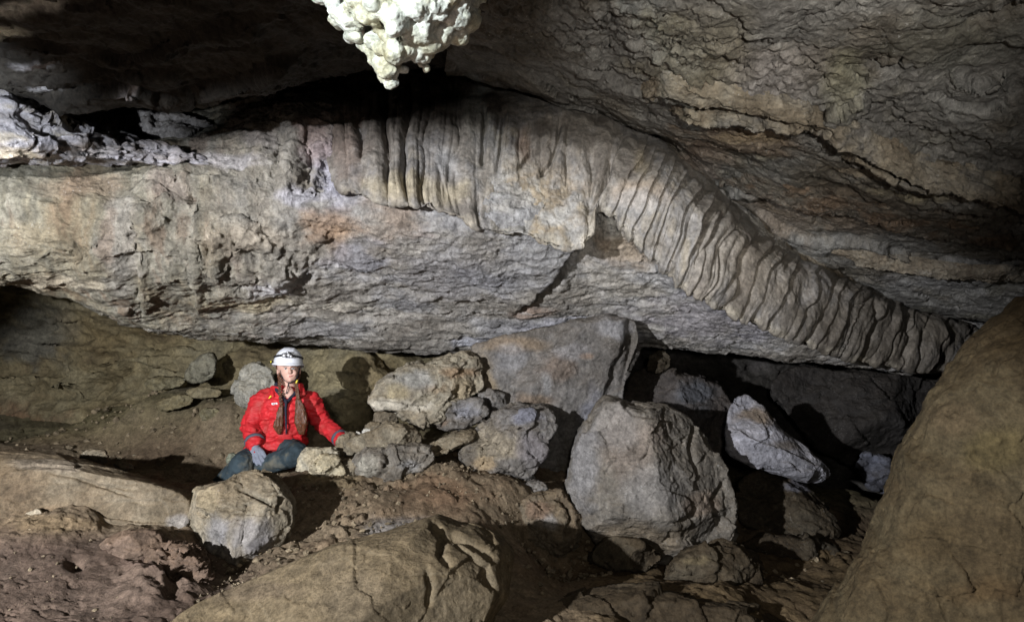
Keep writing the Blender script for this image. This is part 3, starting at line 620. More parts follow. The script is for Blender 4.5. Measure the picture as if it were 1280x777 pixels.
def make_floor():
    # columns along view rays keep the near ground as fine as the far: spacing grows with distance
    ys = np.concatenate([np.linspace(-1.5, 1.0, 12, endpoint=False), 1 / np.linspace(1 / 1.0, 1 / 7.5, 560)])
    us = np.linspace(-1.25, 1.25, 760)
    Y = np.broadcast_to(ys[:, None], (len(ys), len(us))); X_ = us[None] * np.maximum(Y * .95 + .7, 2.2)
    X_ = X_.ravel(); Y = Y.ravel(); Z = np.zeros_like(X_)
    for i in range(0, len(X_), 40000): Z[i:i + 40000] = floor_z(X_[i:i + 40000], Y[i:i + 40000])
    P = np.stack([X_, Y, Z], 1); px, py = project(P)
    near = sstep(.8, 1.6, Y)
    a, e, _ = plates(P, 3.5, 141, .7); b, e2, _ = plates(P, 9, 142, .7, .5); c, e3, _ = plates(P, 26, 143, .7, .5)
    rub = sstep(-.05, .25, fbm(P, 1.6, 3, 144))
    mud = sstep(330, 120, px) * sstep(640, 700, py)                   # the smooth clay bank bottom left
    h = .10 * fbm(P, 1.2, 4, 145) + (1 - .85 * mud) * (.02 * a + .016 * b * (.4 + rub) + .007 * c - .012 * np.exp(-e2 * 9) * rub + .012 * fbm(P, 16, 4, 146)) + .006 * fbm(P, 20, 3, 149)
    cr_, ce, _ = plates(P, 6.5, 147, 0, .7)
    h -= mud * .010 * np.exp(-(ce / .035) ** 2) * sstep(-.1, .12, fbm(P, 3, 2, 148))
    for (x, y, rx, ry, hh) in [(205, 705, 46, 34, .05), (170, 678, 40, 18, .04), (95, 695, 10, 6, -.06), (240, 690, 14, 14, -.05), (215, 732, 10, 12, -.05), (280, 700, 22, 12, -.05), (690, 700, 30, 30, -.05), (890, 700, 50, 20, .09), (800, 745, 120, 25, .04), (960, 760, 60, 30, .05)]:
        h += bump(px, py, x, y, rx, ry, hh) * near
    lump = np.exp(-(((px - 205) / 60) ** 2 + ((py - 710) / 38) ** 2)) * near
    h += lump * .05 * fbm(P, 12, 4, 150, ridged=True)
    P[:, 2] += h
    px, py = project(P)
    col = palette(P, [(.13, .092, .060), (.18, .132, .085), (.21, .163, .108), (.16, .122, .08)], 1.8, 151, 1.5)
    cm = palette(P, [(.092, .064, .048), (.125, .090, .068), (.108, .080, .062)], 2.5, 152, 1.3)
    m = sstep(380, 230, px) * sstep(650, 690, py + 20 * fbm(P, 3, 3, 153)); m = m[:, None]
    col = col * (1 - m) + cm * m
    back = sstep(4.6, 5.4, P[:, 1])[:, None]
    cbk = palette(P, [(.10, .085, .05), (.15, .13, .075), (.13, .11, .075)], 1.6, 154, 1.5)
    col = col * (1 - back) + cbk * back
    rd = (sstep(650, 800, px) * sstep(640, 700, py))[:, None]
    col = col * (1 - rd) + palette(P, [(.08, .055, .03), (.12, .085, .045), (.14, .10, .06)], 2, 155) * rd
    col = patch(col, P, px, py, [(500, 660, 50, 16, (.27, .26, .25), .7), (410, 600, 40, 12, (.24, .19, .11), .6), (560, 620, 60, 22, (.20, .125, .075), .6), (860, 695, 30, 8, (.18, .14, .08), .6),
        (70, 655, 60, 12, (.26, .19, .11), .6), (190, 690, 40, 20, (.20, .14, .11), .6)], 156)
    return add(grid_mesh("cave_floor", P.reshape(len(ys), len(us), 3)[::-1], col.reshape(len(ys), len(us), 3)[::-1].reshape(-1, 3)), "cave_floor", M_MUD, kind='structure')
make_floor()

# ---------------------------------------------------------------- outer shell of the cavern, closes everything behind
def make_shell():
    nu, nv = 260, 120
    th = np.linspace(0, 2 * np.pi, nu, endpoint=False); ph = np.linspace(.01, np.pi - .01, nv)
    D = np.stack([np.sin(ph)[:, None] * np.cos(-th)[None], np.sin(ph)[:, None] * np.sin(-th)[None], np.cos(ph)[:, None] * np.ones(nu)[None]], -1)
    P = D * np.array([7.5, 8.0, 4.6]) + np.array([0, 2.5, 1.2]); Q = P.reshape(-1, 3)
    Q = Q + D.reshape(-1, 3) * (1.0 * fbm(Q, .35, 4, 161) + .12 * plates(Q, 1.2, 162)[0])[:, None]
    P = Q.reshape(nv, nu, 3)
    add(grid_mesh("cavern_shell", P[:, ::-1], palette(Q, [(.10, .085, .06), (.16, .14, .10), (.13, .12, .10)], .9, 163), wrap=True), "cavern_shell", M_DARK, kind='structure')
make_shell()

# ================================================================ fused solids
def _sph(nu, nv):
    th = np.linspace(0, 2 * np.pi, nu, endpoint=False); ph = np.linspace(0, np.pi, nv + 1)[1:-1]
    V = [(0, 0, 1)] + [(math.sin(p) * math.cos(t), math.sin(p) * math.sin(t), math.cos(p)) for p in ph for t in th] + [(0, 0, -1)]
    Fs = []; m = len(ph)
    for i in range(nu):
        k = (i + 1) % nu; Fs.append((0, 1 + i, 1 + k)); Fs.append((len(V) - 1, 1 + (m - 1) * nu + k, 1 + (m - 1) * nu + i))
        for r in range(m - 1): Fs.append((1 + r * nu + i, 1 + (r + 1) * nu + i, 1 + (r + 1) * nu + k, 1 + r * nu + k))
    return np.array(V), Fs
SPH = _sph(24, 14)
def prim_capsule(V, Fc, p0, r0, p1, r1, flat=None):
    "two spheres and a chain of spheres' hull between them: one tapered limb piece"
    p0 = np.array(p0, float); p1 = np.array(p1, float); ax = p1 - p0; L = np.linalg.norm(ax)
    if L < 1e-6: prim_ell(V, Fc, p0, (r0, r0, r0)); return
    ax /= L; u = np.cross(ax, [.3, .2, 1.]); u /= np.linalg.norm(u); v = np.cross(ax, u); n = 20
    prof = [(-r0 * math.cos(a), r0 * math.sin(a)) for a in np.linspace(0, math.pi / 2, 6)[1:]] + [(L + r1 * math.sin(a), r1 * math.cos(a)) for a in np.linspace(0, math.pi / 2, 6)[:-1]]
    b = sum(len(x) for x in V); th = np.linspace(0, 2 * np.pi, n, endpoint=False)
    ring = np.cos(th)[:, None] * u + np.sin(th)[:, None] * v
    P = [p0 - ax * r0] + [p0 + ax * h + q * r for h, r in prof for q in ring] + [p1 + ax * r1]
    V.append(np.array(P)); m = len(prof)
    for i in range(n):
        k = (i + 1) % n; Fc.append((b, b + 1 + i, b + 1 + k)); Fc.append((b + len(P) - 1, b + 1 + (m - 1) * n + k, b + 1 + (m - 1) * n + i))
        for r in range(m - 1): Fc.append((b + 1 + r * n + i, b + 1 + (r + 1) * n + i, b + 1 + (r + 1) * n + k, b + 1 + r * n + k))
def prim_ell(V, Fc, c, r, rot=(0, 0, 0)):
    from mathutils import Euler
    M = np.array(Euler(rot).to_matrix()); b = sum(len(x) for x in V)
    V.append((SPH[0] * np.array(r)) @ M.T + np.array(c)); Fc += [tuple(b + i for i in f) for f in SPH[1]]
def remesh(me, voxel, smooth):
    o = bpy.data.objects.new("tmp", me); COL.objects.link(o)
    m = o.modifiers.new("r", 'REMESH'); m.mode = 'VOXEL'; m.voxel_size = voxel; m.use_smooth_shade = True
    if smooth: s = o.modifiers.new("s", 'SMOOTH'); s.iterations = smooth; s.factor = .5
    dg = bpy.context.evaluated_depsgraph_get(); dg.update()
    me2 = bpy.data.meshes.new_from_object(o.evaluated_get(dg)); nm = me.name
    bpy.data.objects.remove(o); bpy.data.meshes.remove(me); me2.name = nm
    return me2
def vget(me, what="co"):
    n = len(me.vertices); a = np.empty(n * 3, np.float32); me.vertices.foreach_get(what, a); return a.reshape(-1, 3).astype(float)
def vset(me, co):
    me.vertices.foreach_set("co", co.astype(np.float32).ravel()); me.update()
def solid(name, prims, voxel, smooth=4, wrinkle=None, org=None, colf=None):
    "fuse the primitives into one continuous skin"
    V = []; Fc = []
    for p in prims:
        if len(p) >= 4: prim_capsule(V, Fc, *p)
        else: prim_ell(V, Fc, *p)
    me = bpy.data.meshes.new(name); me.from_pydata(np.concatenate(V).tolist(), [], Fc)
    me2 = remesh(me, voxel, smooth)
    n = len(me2.vertices); co = np.empty(n * 3, np.float32); me2.vertices.foreach_get("co", co); co = co.reshape(-1, 3).astype(float)
    if wrinkle is not None:
        no = np.empty(n * 3, np.float32); me2.vertices.foreach_get("normal", no)
        co = co + no.reshape(-1, 3) * wrinkle(co)[:, None]
    if colf is not None:
        a = me2.color_attributes.new("Col", 'FLOAT_COLOR', 'POINT'); c4 = np.ones((n, 4), np.float32); c4[:, :3] = colf(co); a.data.foreach_set("color", c4.ravel())
    co = co - (ORG if org is None else org)
    me2.vertices.foreach_set("co", co.astype(np.float32).ravel()); me2.update()
    me2.polygons.foreach_set("use_smooth", np.ones(len(me2.polygons), bool))
    me2.materials.clear()
    return me2
# ================================================================ boulders and stones
GREY = [(.115, .098, .078), (.16, .142, .117), (.20, .182, .155), (.14, .128, .11)]
BROWN = [(.12, .09, .06), (.165, .13, .088), (.19, .16, .115), (.14, .115, .08)]
TAN = [(.15, .12, .08), (.205, .17, .118), (.24, .21, .155), (.18, .15, .105)]
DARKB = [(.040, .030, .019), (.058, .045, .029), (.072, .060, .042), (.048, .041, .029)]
BLUE = [(.12, .108, .092), (.158, .144, .128), (.20, .190, .180), (.15, .13, .102)]
def boulder(name, label, cat, outline, dc, tf, tb=None, gx=0.0, gy=0.0, seed=1, cols=BROWN, mat=None, pw=.5, cuts=8, cutlo=.58, rough=1.0, center=None,
            feat=None, patches=None, group=None, pitch=1.9, pscale=1.0, stretch=(1, 1, 1), detail=1.0, cutlist=()):
    tb = tb or tf * 1.1
    O = np.array(outline, float)
    c = np.array(center if center else O.mean(0))
    O2 = np.concatenate([O, O[:1]]); pts = []
    for a, b in zip(O2[:-1], O2[1:]):
        t = np.linspace(0, 1, 40, endpoint=False)[:, None]; pts.append(a * (1 - t) + b * t)
    pts = np.concatenate(pts); rel = pts - c
    ang = np.arctan2(rel[:, 1], rel[:, 0]); rad = np.hypot(rel[:, 0], rel[:, 1])
    per = np.hypot(*(O2[1:] - O2[:-1]).T).sum()
    nu = int(np.clip(per / pitch / 1.6, 60, 500)); nv = int(np.clip(rad.mean() * 2.4 / pitch, 40, 260))
    th = np.linspace(-np.pi, np.pi, nu, endpoint=False)
    o = np.argsort(ang); Rr = np.interp(th, ang[o], rad[o], period=2 * np.pi)
    kk = np.array([1, 2, 3, 2, 1.]); kk /= kk.sum(); Rr = np.convolve(np.concatenate([Rr[-2:], Rr, Rr[:2]]), kk, 'valid')
    pd = np.linspace(1e-5, np.pi - 1e-5, 4000); sd = np.sin(pd) ** pw; cd = np.cos(pd); cd = np.sign(cd) * np.abs(cd) ** .85
    arc = np.concatenate([[0], np.cumsum(np.hypot(np.diff(sd) * rad.mean(), np.diff(cd) * tf / dc * F * .6))]); arc /= arc[-1]
    ph = np.interp(np.linspace(0, 1, nv), arc, pd)
    s = np.sin(ph) ** pw; cz = np.cos(ph); cz = np.sign(cz) * np.abs(cz) ** .85
    px = c[0] + Rr[None] * s[:, None] * np.cos(th)[None]; py = c[1] + Rr[None] * s[:, None] * np.sin(th)[None]
    D0 = dc + gx * (px - c[0]) + gy * (py - c[1])
    d = D0 - np.where(cz > 0, tf, tb)[:, None] * cz[:, None]
    d[0] = d[0].mean(); d[-1] = d[-1].mean()
    de = d
    P = np.stack([(px - CX) / F * de, d, CH + (CY - py) / F * de], -1)
    C0 = P.reshape(-1, 3).mean(0); Q = P.reshape(-1, 3)
    rng = np.random.RandomState(seed)
    ext = Q - C0
    for k in range(cuts + len(cutlist)):
        if k < len(cutlist): n = np.array(cutlist[k][:3], float); fr = cutlist[k][3]
        else:
            n = np.array([rng.uniform(-.9, .9), -rng.uniform(.45, 1), rng.uniform(-.7, .9)]); fr = rng.uniform(cutlo, .92)
        n /= np.linalg.norm(n)
        dd = ext @ n; hmax = np.percentile(dd, 99.5) * fr
        over = dd - hmax - .012 * perlin(ext * 5 + k, seed + k)
        if n[1] < -.25:                                     # a fracture face: planed back along the sight line, the outline stays where it is
            R0 = C0 + ext; ray = np.stack([R0[:, 0] / R0[:, 1], np.ones(len(R0)), (R0[:, 2] - CH) / R0[:, 1]], 1)
            t = np.maximum(over, 0) / np.maximum(-(ray @ n), .22); t = np.minimum(t, np.maximum(D0.ravel() - R0[:, 1], 0))
            ext = ext + ray * t[:, None]
        else: ext = ext - n * (np.maximum(over, 0) * .96)[:, None]
    Q = C0 + ext; Q[:nu] = Q[:nu].mean(0); Q[-nu:] = Q[-nu:].mean(0)
    vox = max(pitch * dc / F, .0028)
    me = remesh(grid_mesh(name, Q.reshape(nv, nu, 3), None, True), vox, 1)
    Q = vget(me); N = vget(me, "normal")
    pxr, pyr = project(Q); size = np.sqrt((np.ptp(Q[:, 0])) * (np.ptp(Q[:, 2])))
    off = seed * 3.7; f = 1.0 / max(size, .05); A = min(size, .62) * rough
    st = np.array(stretch)
    a, e, _ = plates(Q + off, 3.0 * f * st * pscale, seed, 1.2, .18)
    h = A * (.030 * fbm(Q + off, 1.8 * f, 3, seed) + .05 * a * detail)
    if feat is not None: h = h + feat(Q, pxr, pyr)
    Q = Q + N * h[:, None]; vset(me, Q); N = vget(me, "normal")
    f2 = max(f, 1.2)
    b, e2, _ = plates(Q + off, 7.5 * f2 ** .7 * st * pscale * np.array([.8, 1, 1.5]), seed + 2, 1.0, .3)
    g = fbm(Q + off, 9 * f2 ** .6, 4, seed + 3, .6)
    h = rough * (.012 * b * detail - .004 * detail * np.exp(-e2 * 9) + .014 * g + .005 * fbm(Q + off, 11, 3, seed + 4, .6, True)) * min(1.0, size * 2.2)
    if size > .25 and detail > .5:
        c, e3, _ = plates(Q + off, 30 * st, seed + 5, .8, .5)
        h = h + rough * (.0035 * c - .0012 * np.exp(-e3 * 8))
    Q = Q + N * h[:, None]; vset(me, Q); N = vget(me, "normal")
    col = palette(Q + off, cols, 1.1 * f ** .6 * 1.6, seed + 7, 1.5)
    up = np.clip(N[:, 2], 0, 1)[:, None]                   # clay settles on upward faces
    clay = np.array(cols[1]) * np.array((1.02, .90, .72)); m = up ** 1.5 * .45
    col = col * (1 - m) + clay * m
    if patches: col = patch(col, Q, pxr, pyr, patches, seed + 8, 3.5 * f ** .5 * 1.5)
    at_ = me.color_attributes.new("Col", 'FLOAT_COLOR', 'POINT'); c4 = np.ones((len(Q), 4), np.float32); c4[:, :3] = np.clip(col, .004, .9); at_.data.foreach_set("color", c4.ravel())
    base = np.array([C0[0], C0[1], Q[:, 2].min()])
    vset(me, Q - base)
    kw = dict(label=label, category=cat)
    if group: kw['group'] = group
    return add(me, name, mat or M_BOUL, loc=tuple(base), **kw)

B = boulder
# the big standing block, centre right
B("boulder", "tall grey angular block with rough calcite crust standing right of centre", "boulder",
  [(711, 602), (718, 565), (728, 535), (745, 505), (758, 492), (775, 497), (795, 503), (832, 505), (858, 520), (885, 548), (905, 585), (923, 632), (921, 668), (908, 688), (880, 684), (862, 700), (800, 700), (745, 680), (716, 645)],
  3.62, .42, .5, gy=-.0012, seed=11, cols=GREY, cuts=4, pitch=1.5, center=(815, 605), mat=M_SLAB, pscale=1.4, pw=.42, rough=.6,
  cutlist=[(-.22, -1, .30, .72), (.75, -.8, -.1, .80)],
  feat=lambda P, x, y: crack(x, y, [(868, 530), (862, 560), (870, 590)], 3, .04) + crack(x, y, [(905, 600), (890, 625), (900, 660)], 3, .04) + crack(x, y, [(840, 655), (866, 648), (872, 632)], 3, .04) + step(x, y, [(770, 500), (790, 520), (840, 530)], .03, 20),
  patches=[(790, 560, 40, 40, (.27, .22, .18), .6), (770, 530, 30, 30, (.30, .28, .26), .6), (820, 610, 40, 40, (.25, .24, .23), .6), (880, 630, 30, 16, (.20, .15, .11), .6), (730, 590, 20, 60, (.27, .27, .28), .6), (800, 672, 70, 20, (.18, .14, .09), .7)])
# upright slab that props the ceiling
B("rock_pillar", "broad upright stone slab wedged beneath the hanging wall, rust and white stained", "rock",
  [(590, 432), (640, 418), (700, 402), (760, 392), (796, 400), (799, 425), (788, 465), (776, 500), (760, 560), (735, 640), (690, 680), (655, 640), (620, 570), (604, 500), (596, 470)],
  4.30, .15, .5, gx=-.0004, gy=.0000, seed=12, cols=BLUE, cuts=3, pitch=1.7, center=(695, 500), pw=.30, rough=.6, cutlist=[(.1, -1, -.1, .7)], mat=M_SLAB,
  feat=lambda P, x, y: crack(x, y, [(792, 410), (786, 450), (778, 490)], 5, .04) + bump(x, y, 770, 430, 20, 20, .05) + bump(x, y, 640, 470, 50, 40, .04),
  patches=[(695, 462, 26, 18, (.19, .14, .105), .6), (640, 430, 40, 10, (.28, .21, .14), .7), (640, 450, 24, 18, (.27, .27, .28), .6), (683, 480, 8, 20, (.36, .36, .36), .6), (720, 440, 24, 10, (.28, .27, .27), .6), (600, 480, 20, 40, (.27, .21, .13), .8),
           (735, 445, 10, 5, (.28, .19, .13), .6), (770, 410, 30, 14, (.42, .42, .44), .6), (670, 500, 30, 10, (.23, .16, .10), .6), (740, 540, 20, 60, (.20, .21, .26), .6), (720, 620, 20, 60, (.17, .14, .09), .6)])
# tilted ochre slab
B("rock_slab", "tilted pale ochre slab with a rusty split beneath the hanging wall", "rock",
  [(461, 502), (468, 482), (480, 470), (500, 463), (545, 448), (592, 438), (601, 455), (606, 484), (590, 497), (562, 512), (552, 528), (530, 536), (512, 524), (492, 512), (470, 510)],
  4.12, .16, .4, gx=.0005, gy=-.003, seed=13, cols=[(.21, .175, .12), (.28, .245, .185), (.32, .29, .225), (.26, .23, .17)], cuts=2, pitch=1.4, center=(535, 490), pw=.40, cutlist=[(-.2, -1, .35, .72)],
  feat=lambda P, x, y: step(x, y, [(500, 510), (520, 498), (537, 488), (545, 478), (570, 466), (588, 448)], -.035, 26) + crack(x, y, [(540, 524), (560, 505), (575, 496), (577, 480)], 3, .05) + step(x, y, [(463, 500), (490, 502), (515, 505), (535, 520)], .02, 12),
  patches=[(570, 465, 26, 8, (.33, .22, .13), .7), (545, 483, 26, 8, (.34, .25, .16), .6), (520, 475, 36, 14, (.28, .28, .27), .7), (500, 505, 40, 9, (.50, .46, .38), .8), (580, 485, 18, 14, (.36, .28, .17), .6), (495, 488, 18, 12, (.36, .30, .18), .6)])
B("rock", "blue-grey broken stone under the corner of the ochre slab", "rock",
  [(540, 522), (553, 508), (575, 500), (598, 500), (611, 512), (604, 526), (585, 534), (560, 537), (545, 535)], 3.98, .13, .25, gy=-.002, seed=14, cols=BLUE, pitch=1.3, rough=1.3,
  patches=[(582, 515, 16, 10, (.22, .23, .27), .6), (553, 528, 10, 8, (.27, .19, .13), .6)])
B("rock", "small pale stone jammed right of the blue-grey broken stone", "rock",
  [(596, 492), (612, 486), (630, 492), (636, 510), (622, 520), (606, 512)], 4.16, .10, .2, seed=15, cols=BLUE, pitch=1.3)
B("flat_stone", "thin flat brown stone lying under the blue-grey broken stone", "stone",
  [(528, 560), (545, 550), (565, 541), (590, 534), (598, 540), (592, 550), (570, 558), (555, 567), (535, 570)], 3.86, .07, .2, gy=-.006, seed=16, cols=TAN, pitch=1.2, pw=.5, cuts=2)
# overhanging bluish rock with the dark hollow
B("boulder", "blue and brown boulder with a dark hollow beneath, centre of the photo", "boulder",
  [(572, 568), (585, 552), (598, 532), (620, 515), (650, 505), (682, 504), (695, 516), (692, 538), (684, 562), (668, 592), (655, 600), (640, 592), (622, 588), (606, 600), (588, 592)],
  3.88, .24, .4, gy=-.003, seed=17, cols=BLUE, cuts=5, pitch=1.4, center=(640, 552),
  patches=[(620, 555, 30, 24, (.32, .27, .19), .7), (660, 520, 26, 10, (.24, .25, .31), .7), (605, 580, 18, 9, (.36, .27, .16), .7), (665, 560, 18, 24, (.27, .25, .27), .5)])
B("rock", "small blue-grey stone inside the dark hollow", "rock",
  [(612, 603), (625, 592), (645, 590), (660, 600), (655, 615), (630, 620)], 4.0, .10, .2, seed=18, cols=BLUE, pitch=1.4)
# heap of knobbly stones right of the person
B("rock", "knobbly brown rock heap beside the gloved resting hand", "rock",
  [(430, 552), (445, 545), (462, 538), (485, 530), (505, 530), (520, 536), (528, 548), (524, 560), (505, 568), (482, 574), (462, 570), (440, 566)],
  3.86, .18, .3, gy=-.003, seed=19, cols=TAN, pitch=1.3, rough=.9)
B("rock", "lumpy grey-tan rock at the foot of the stone heap", "rock",
  [(448, 572), (465, 563), (490, 556), (515, 556), (540, 562), (546, 574), (530, 586), (505, 592), (490, 602), (465, 606), (450, 600), (442, 586)],
  3.66, .20, .3, gy=-.002, seed=20, cols=GREY, pitch=1.3, rough=1.0, feat=lambda P, x, y: crack(x, y, [(482, 560), (486, 580), (476, 598)], 4, .05) + bump(x, y, 462, 580, 14, 16, .05) + bump(x, y, 510, 575, 20, 12, .04),
  patches=[(460, 585, 14, 14, (.38, .36, .30), .7), (508, 580, 16, 9, (.30, .30, .30), .7)])
B("rock", "angular tan stone on the heap nearest the red sleeve", "rock",
  [(418, 560), (424, 545), (438, 540), (450, 542), (452, 554), (446, 566), (430, 570)], 3.93, .10, .2, seed=21, cols=TAN, pitch=1.2, rough=1.2)
B("rock", "brown-topped stone wedged low in the heap", "rock",
  [(424, 590), (432, 575), (446, 572), (456, 582), (452, 598), (436, 604)], 3.74, .10, .2, seed=22, cols=TAN, pitch=1.2)
B("rock", "pale cream pointed rock in front of the person's bent knee", "rock",
  [(384, 592), (390, 580), (400, 572), (408, 566), (420, 572), (430, 582), (434, 592), (420, 598), (398, 598)], 3.66, .10, .2, gy=-.002, seed=23, cols=[(.30, .25, .16), (.40, .35, .24), (.44, .39, .28), (.36, .30, .2)], pitch=1.1, cuts=8)
B("rock", "cream flaky rock behind the pointed one, touching the trousers", "rock",
  [(371, 590), (373, 572), (380, 558), (395, 560), (415, 561), (425, 566), (416, 580), (400, 592), (384, 597)], 3.80, .09, .2, gy=-.002, seed=24, cols=[(.28, .23, .15), (.38, .34, .25), (.44, .41, .33), (.33, .28, .2)], pitch=1.1, rough=.9)
B("white_stone", "small white stone on top of the heap, larger of the two", "stone", [(452, 541), (455, 535), (462, 536), (466, 541), (463, 546), (454, 546)], 3.98, .03, .05, seed=25, cols=[(.65, .63, .56), (.75, .74, .70)] * 2, pitch=.8)
B("white_stone", "tiny white stone on the heap right beside the hidden hand", "stone", [(442, 543), (446, 538), (451, 541), (450, 546), (444, 547)], 3.95, .02, .05, seed=26, cols=[(.62, .60, .53), (.72, .70, .66)] * 2, pitch=.8)
B("stone", "rounded yellowish stone in shade behind the heap", "stone", [(456, 532), (464, 526), (476, 528), (480, 535), (470, 541), (458, 540)], 4.2, .05, .1, seed=27, cols=TAN, pitch=1.1)
B("rock", "dark brown rock in the person's shadow left of the ochre slab", "rock", [(468, 528), (470, 515), (482, 508), (495, 515), (498, 528), (485, 534)], 4.35, .10, .2, seed=28, cols=BROWN, pitch=1.4)
# boulder in front of the person
B("boulder", "squarish tan boulder with blue-grey face in front of the seated person", "boulder",
  [(237, 657), (238, 636), (244, 612), (262, 606), (285, 600), (303, 590), (322, 587), (340, 594), (357, 612), (367, 628), (366, 655), (352, 684), (345, 700), (316, 713), (298, 702), (275, 694), (250, 680)],
  2.98, .30, .38, gy=-.002, seed=29, cols=TAN, cuts=2, pitch=1.15, center=(303, 648), pw=.45, rough=.6, cutlist=[(-.55, -1, -.12, .72), (.25, -1, -.05, .75), (-.1, -.75, 1, .66), (.9, -.7, .2, .78)],
  feat=lambda P, x, y: crack(x, y, [(296, 608), (320, 620), (345, 632)], 2.5, .03) + crack(x, y, [(340, 600), (352, 622), (347, 640)], 2.5, .025) + bump(x, y, 300, 660, 26, 26, .0),
  patches=[(272, 665, 18, 22, (.17, .17, .18), .7), (310, 670, 36, 34, (.23, .225, .235), .65), (258, 620, 16, 16, (.33, .27, .17), .6), (330, 690, 26, 16, (.20, .19, .20), .5)])
B("rock_bank", "long low tan rock with flaky cracks along the left edge", "rock",
  [(-70, 590), (-30, 560), (20, 562), (70, 566), (110, 576), (150, 588), (190, 601), (225, 612), (240, 625), (238, 650), (226, 666), (195, 664), (160, 664), (120, 668), (60, 680), (-40, 700)],
  3.05, .34, .6, gx=.0006, gy=-.0035, seed=30, cols=BROWN, cuts=1, pitch=1.5, center=(95, 625), pw=.62, rough=.55, detail=.5, mat=M_MUD, stretch=(.6, 1, 1.4),
  feat=lambda P, x, y: crack(x, y, [(60, 590), (100, 597), (140, 612), (170, 622)], 2, .012) + crack(x, y, [(96, 598), (120, 606), (160, 610)], 2, .015),
  patches=[(60, 580, 50, 8, (.25, .21, .16), .7), (222, 652, 14, 10, (.32, .30, .28), .7), (60, 650, 60, 14, (.18, .125, .075), .6)])
B("clay_lump", "crumbly brown clay lump at the foot of the squarish boulder", "clay",
  [(182, 700), (192, 688), (215, 680), (240, 686), (258, 700), (262, 718), (250, 736), (225, 742), (205, 730), (190, 716)], 2.55, .10, .2, gy=-.002, seed=31, cols=[(.09, .06, .045), (.12, .085, .062), (.14, .10, .075)], mat=M_MUD, rough=2.0, pitch=1.2)
B("stone", "smooth brownish half-buried stone left of the clay lump", "stone",
  [(118, 690), (130, 674), (150, 665), (180, 660), (203, 664), (206, 678), (195, 692), (165, 700), (135, 702)], 2.62, .12, .2, gy=-.003, seed=32, cols=[(.13, .09, .068), (.165, .12, .09), (.15, .105, .075)], mat=M_MUD, rough=.5, pitch=1.4)
B("stone", "little pale stone poking out of the clay bank at far left", "stone", [(26, 650), (34, 640), (48, 635), (53, 642), (50, 650), (36, 655)], 2.75, .04, .06, seed=33, cols=[(.32, .28, .21), (.38, .33, .25)] * 2, pitch=1.1)
# foreground boulder
B("boulder", "large brown smooth-faced boulder in the foreground at the bottom edge", "boulder",
  [(190, 800), (225, 768), (290, 735), (350, 708), (420, 680), (480, 664), (520, 650), (546, 641), (572, 650), (600, 655), (624, 668), (643, 690), (638, 715), (636, 742), (615, 775), (600, 860), (420, 900), (260, 880)],
  2.28, .30, .5, gx=.0006, gy=-.0022, seed=34, cols=[(.098, .078, .048), (.132, .106, .068), (.155, .126, .083), (.115, .094, .06)], cuts=1, pitch=1.5, center=(440, 760), pw=.6, rough=.6, detail=.4, mat=M_MUD,
  cutlist=[(-.25, -1, .15, .70), (.7, -1, .2, .74), (-.3, -.5, 1, .70)],
  feat=lambda P, x, y: crack(x, y, [(540, 648), (555, 668), (552, 690), (562, 705)], 4, .04) + crack(x, y, [(560, 660), (590, 676), (618, 700)], 4, .04) + step(x, y, [(545, 645), (580, 680), (612, 705), (625, 740)], -.03, 40) + crack(x, y, [(534, 710), (540, 735), (536, 760)], 4, .025),
  patches=[(450, 750, 60, 40, (.11, .088, .06), .5), (330, 740, 60, 14, (.12, .092, .064), .5)])
B("boulder", "rounded brown rock with a pale patch left of the standing block's foot", "boulder",
  [(634, 650), (648, 628), (672, 615), (700, 612), (714, 625), (726, 645), (728, 665), (718, 682), (700, 694), (675, 680), (648, 672)],
  3.50, .22, .3, gy=-.003, seed=35, cols=BROWN, pitch=1.3, feat=lambda P, x, y: crack(x, y, [(700, 618), (716, 645), (706, 672)], 3, .04), patches=[(688, 652, 14, 10, (.34, .32, .30), .8), (670, 635, 20, 12, (.24, .16, .11), .7)])
B("rock", "grey-brown stone between the hollow boulder and the pillar foot", "rock",
  [(640, 612), (648, 604), (668, 600), (684, 606), (690, 620), (676, 632), (655, 630)], 3.72, .10, .2, seed=36, cols=BLUE, pitch=1.3, rough=1.3)
B("rock", "low blocky brown stone below the standing block", "rock",
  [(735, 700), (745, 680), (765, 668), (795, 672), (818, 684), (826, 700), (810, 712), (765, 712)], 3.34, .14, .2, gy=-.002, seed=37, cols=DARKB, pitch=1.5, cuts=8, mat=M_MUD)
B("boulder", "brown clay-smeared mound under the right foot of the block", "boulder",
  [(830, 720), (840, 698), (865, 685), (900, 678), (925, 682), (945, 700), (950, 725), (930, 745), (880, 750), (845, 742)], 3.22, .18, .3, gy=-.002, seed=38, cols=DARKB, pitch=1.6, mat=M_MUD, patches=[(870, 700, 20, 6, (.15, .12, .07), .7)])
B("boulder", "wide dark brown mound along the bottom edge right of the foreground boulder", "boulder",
  [(625, 800), (660, 770), (700, 748), (760, 735), (830, 738), (900, 750), (960, 770), (1010, 800), (960, 870), (700, 870)], 2.75, .25, .4, gy=-.004, seed=39, cols=DARKB, pitch=2, mat=M_MUD, rough=.8)
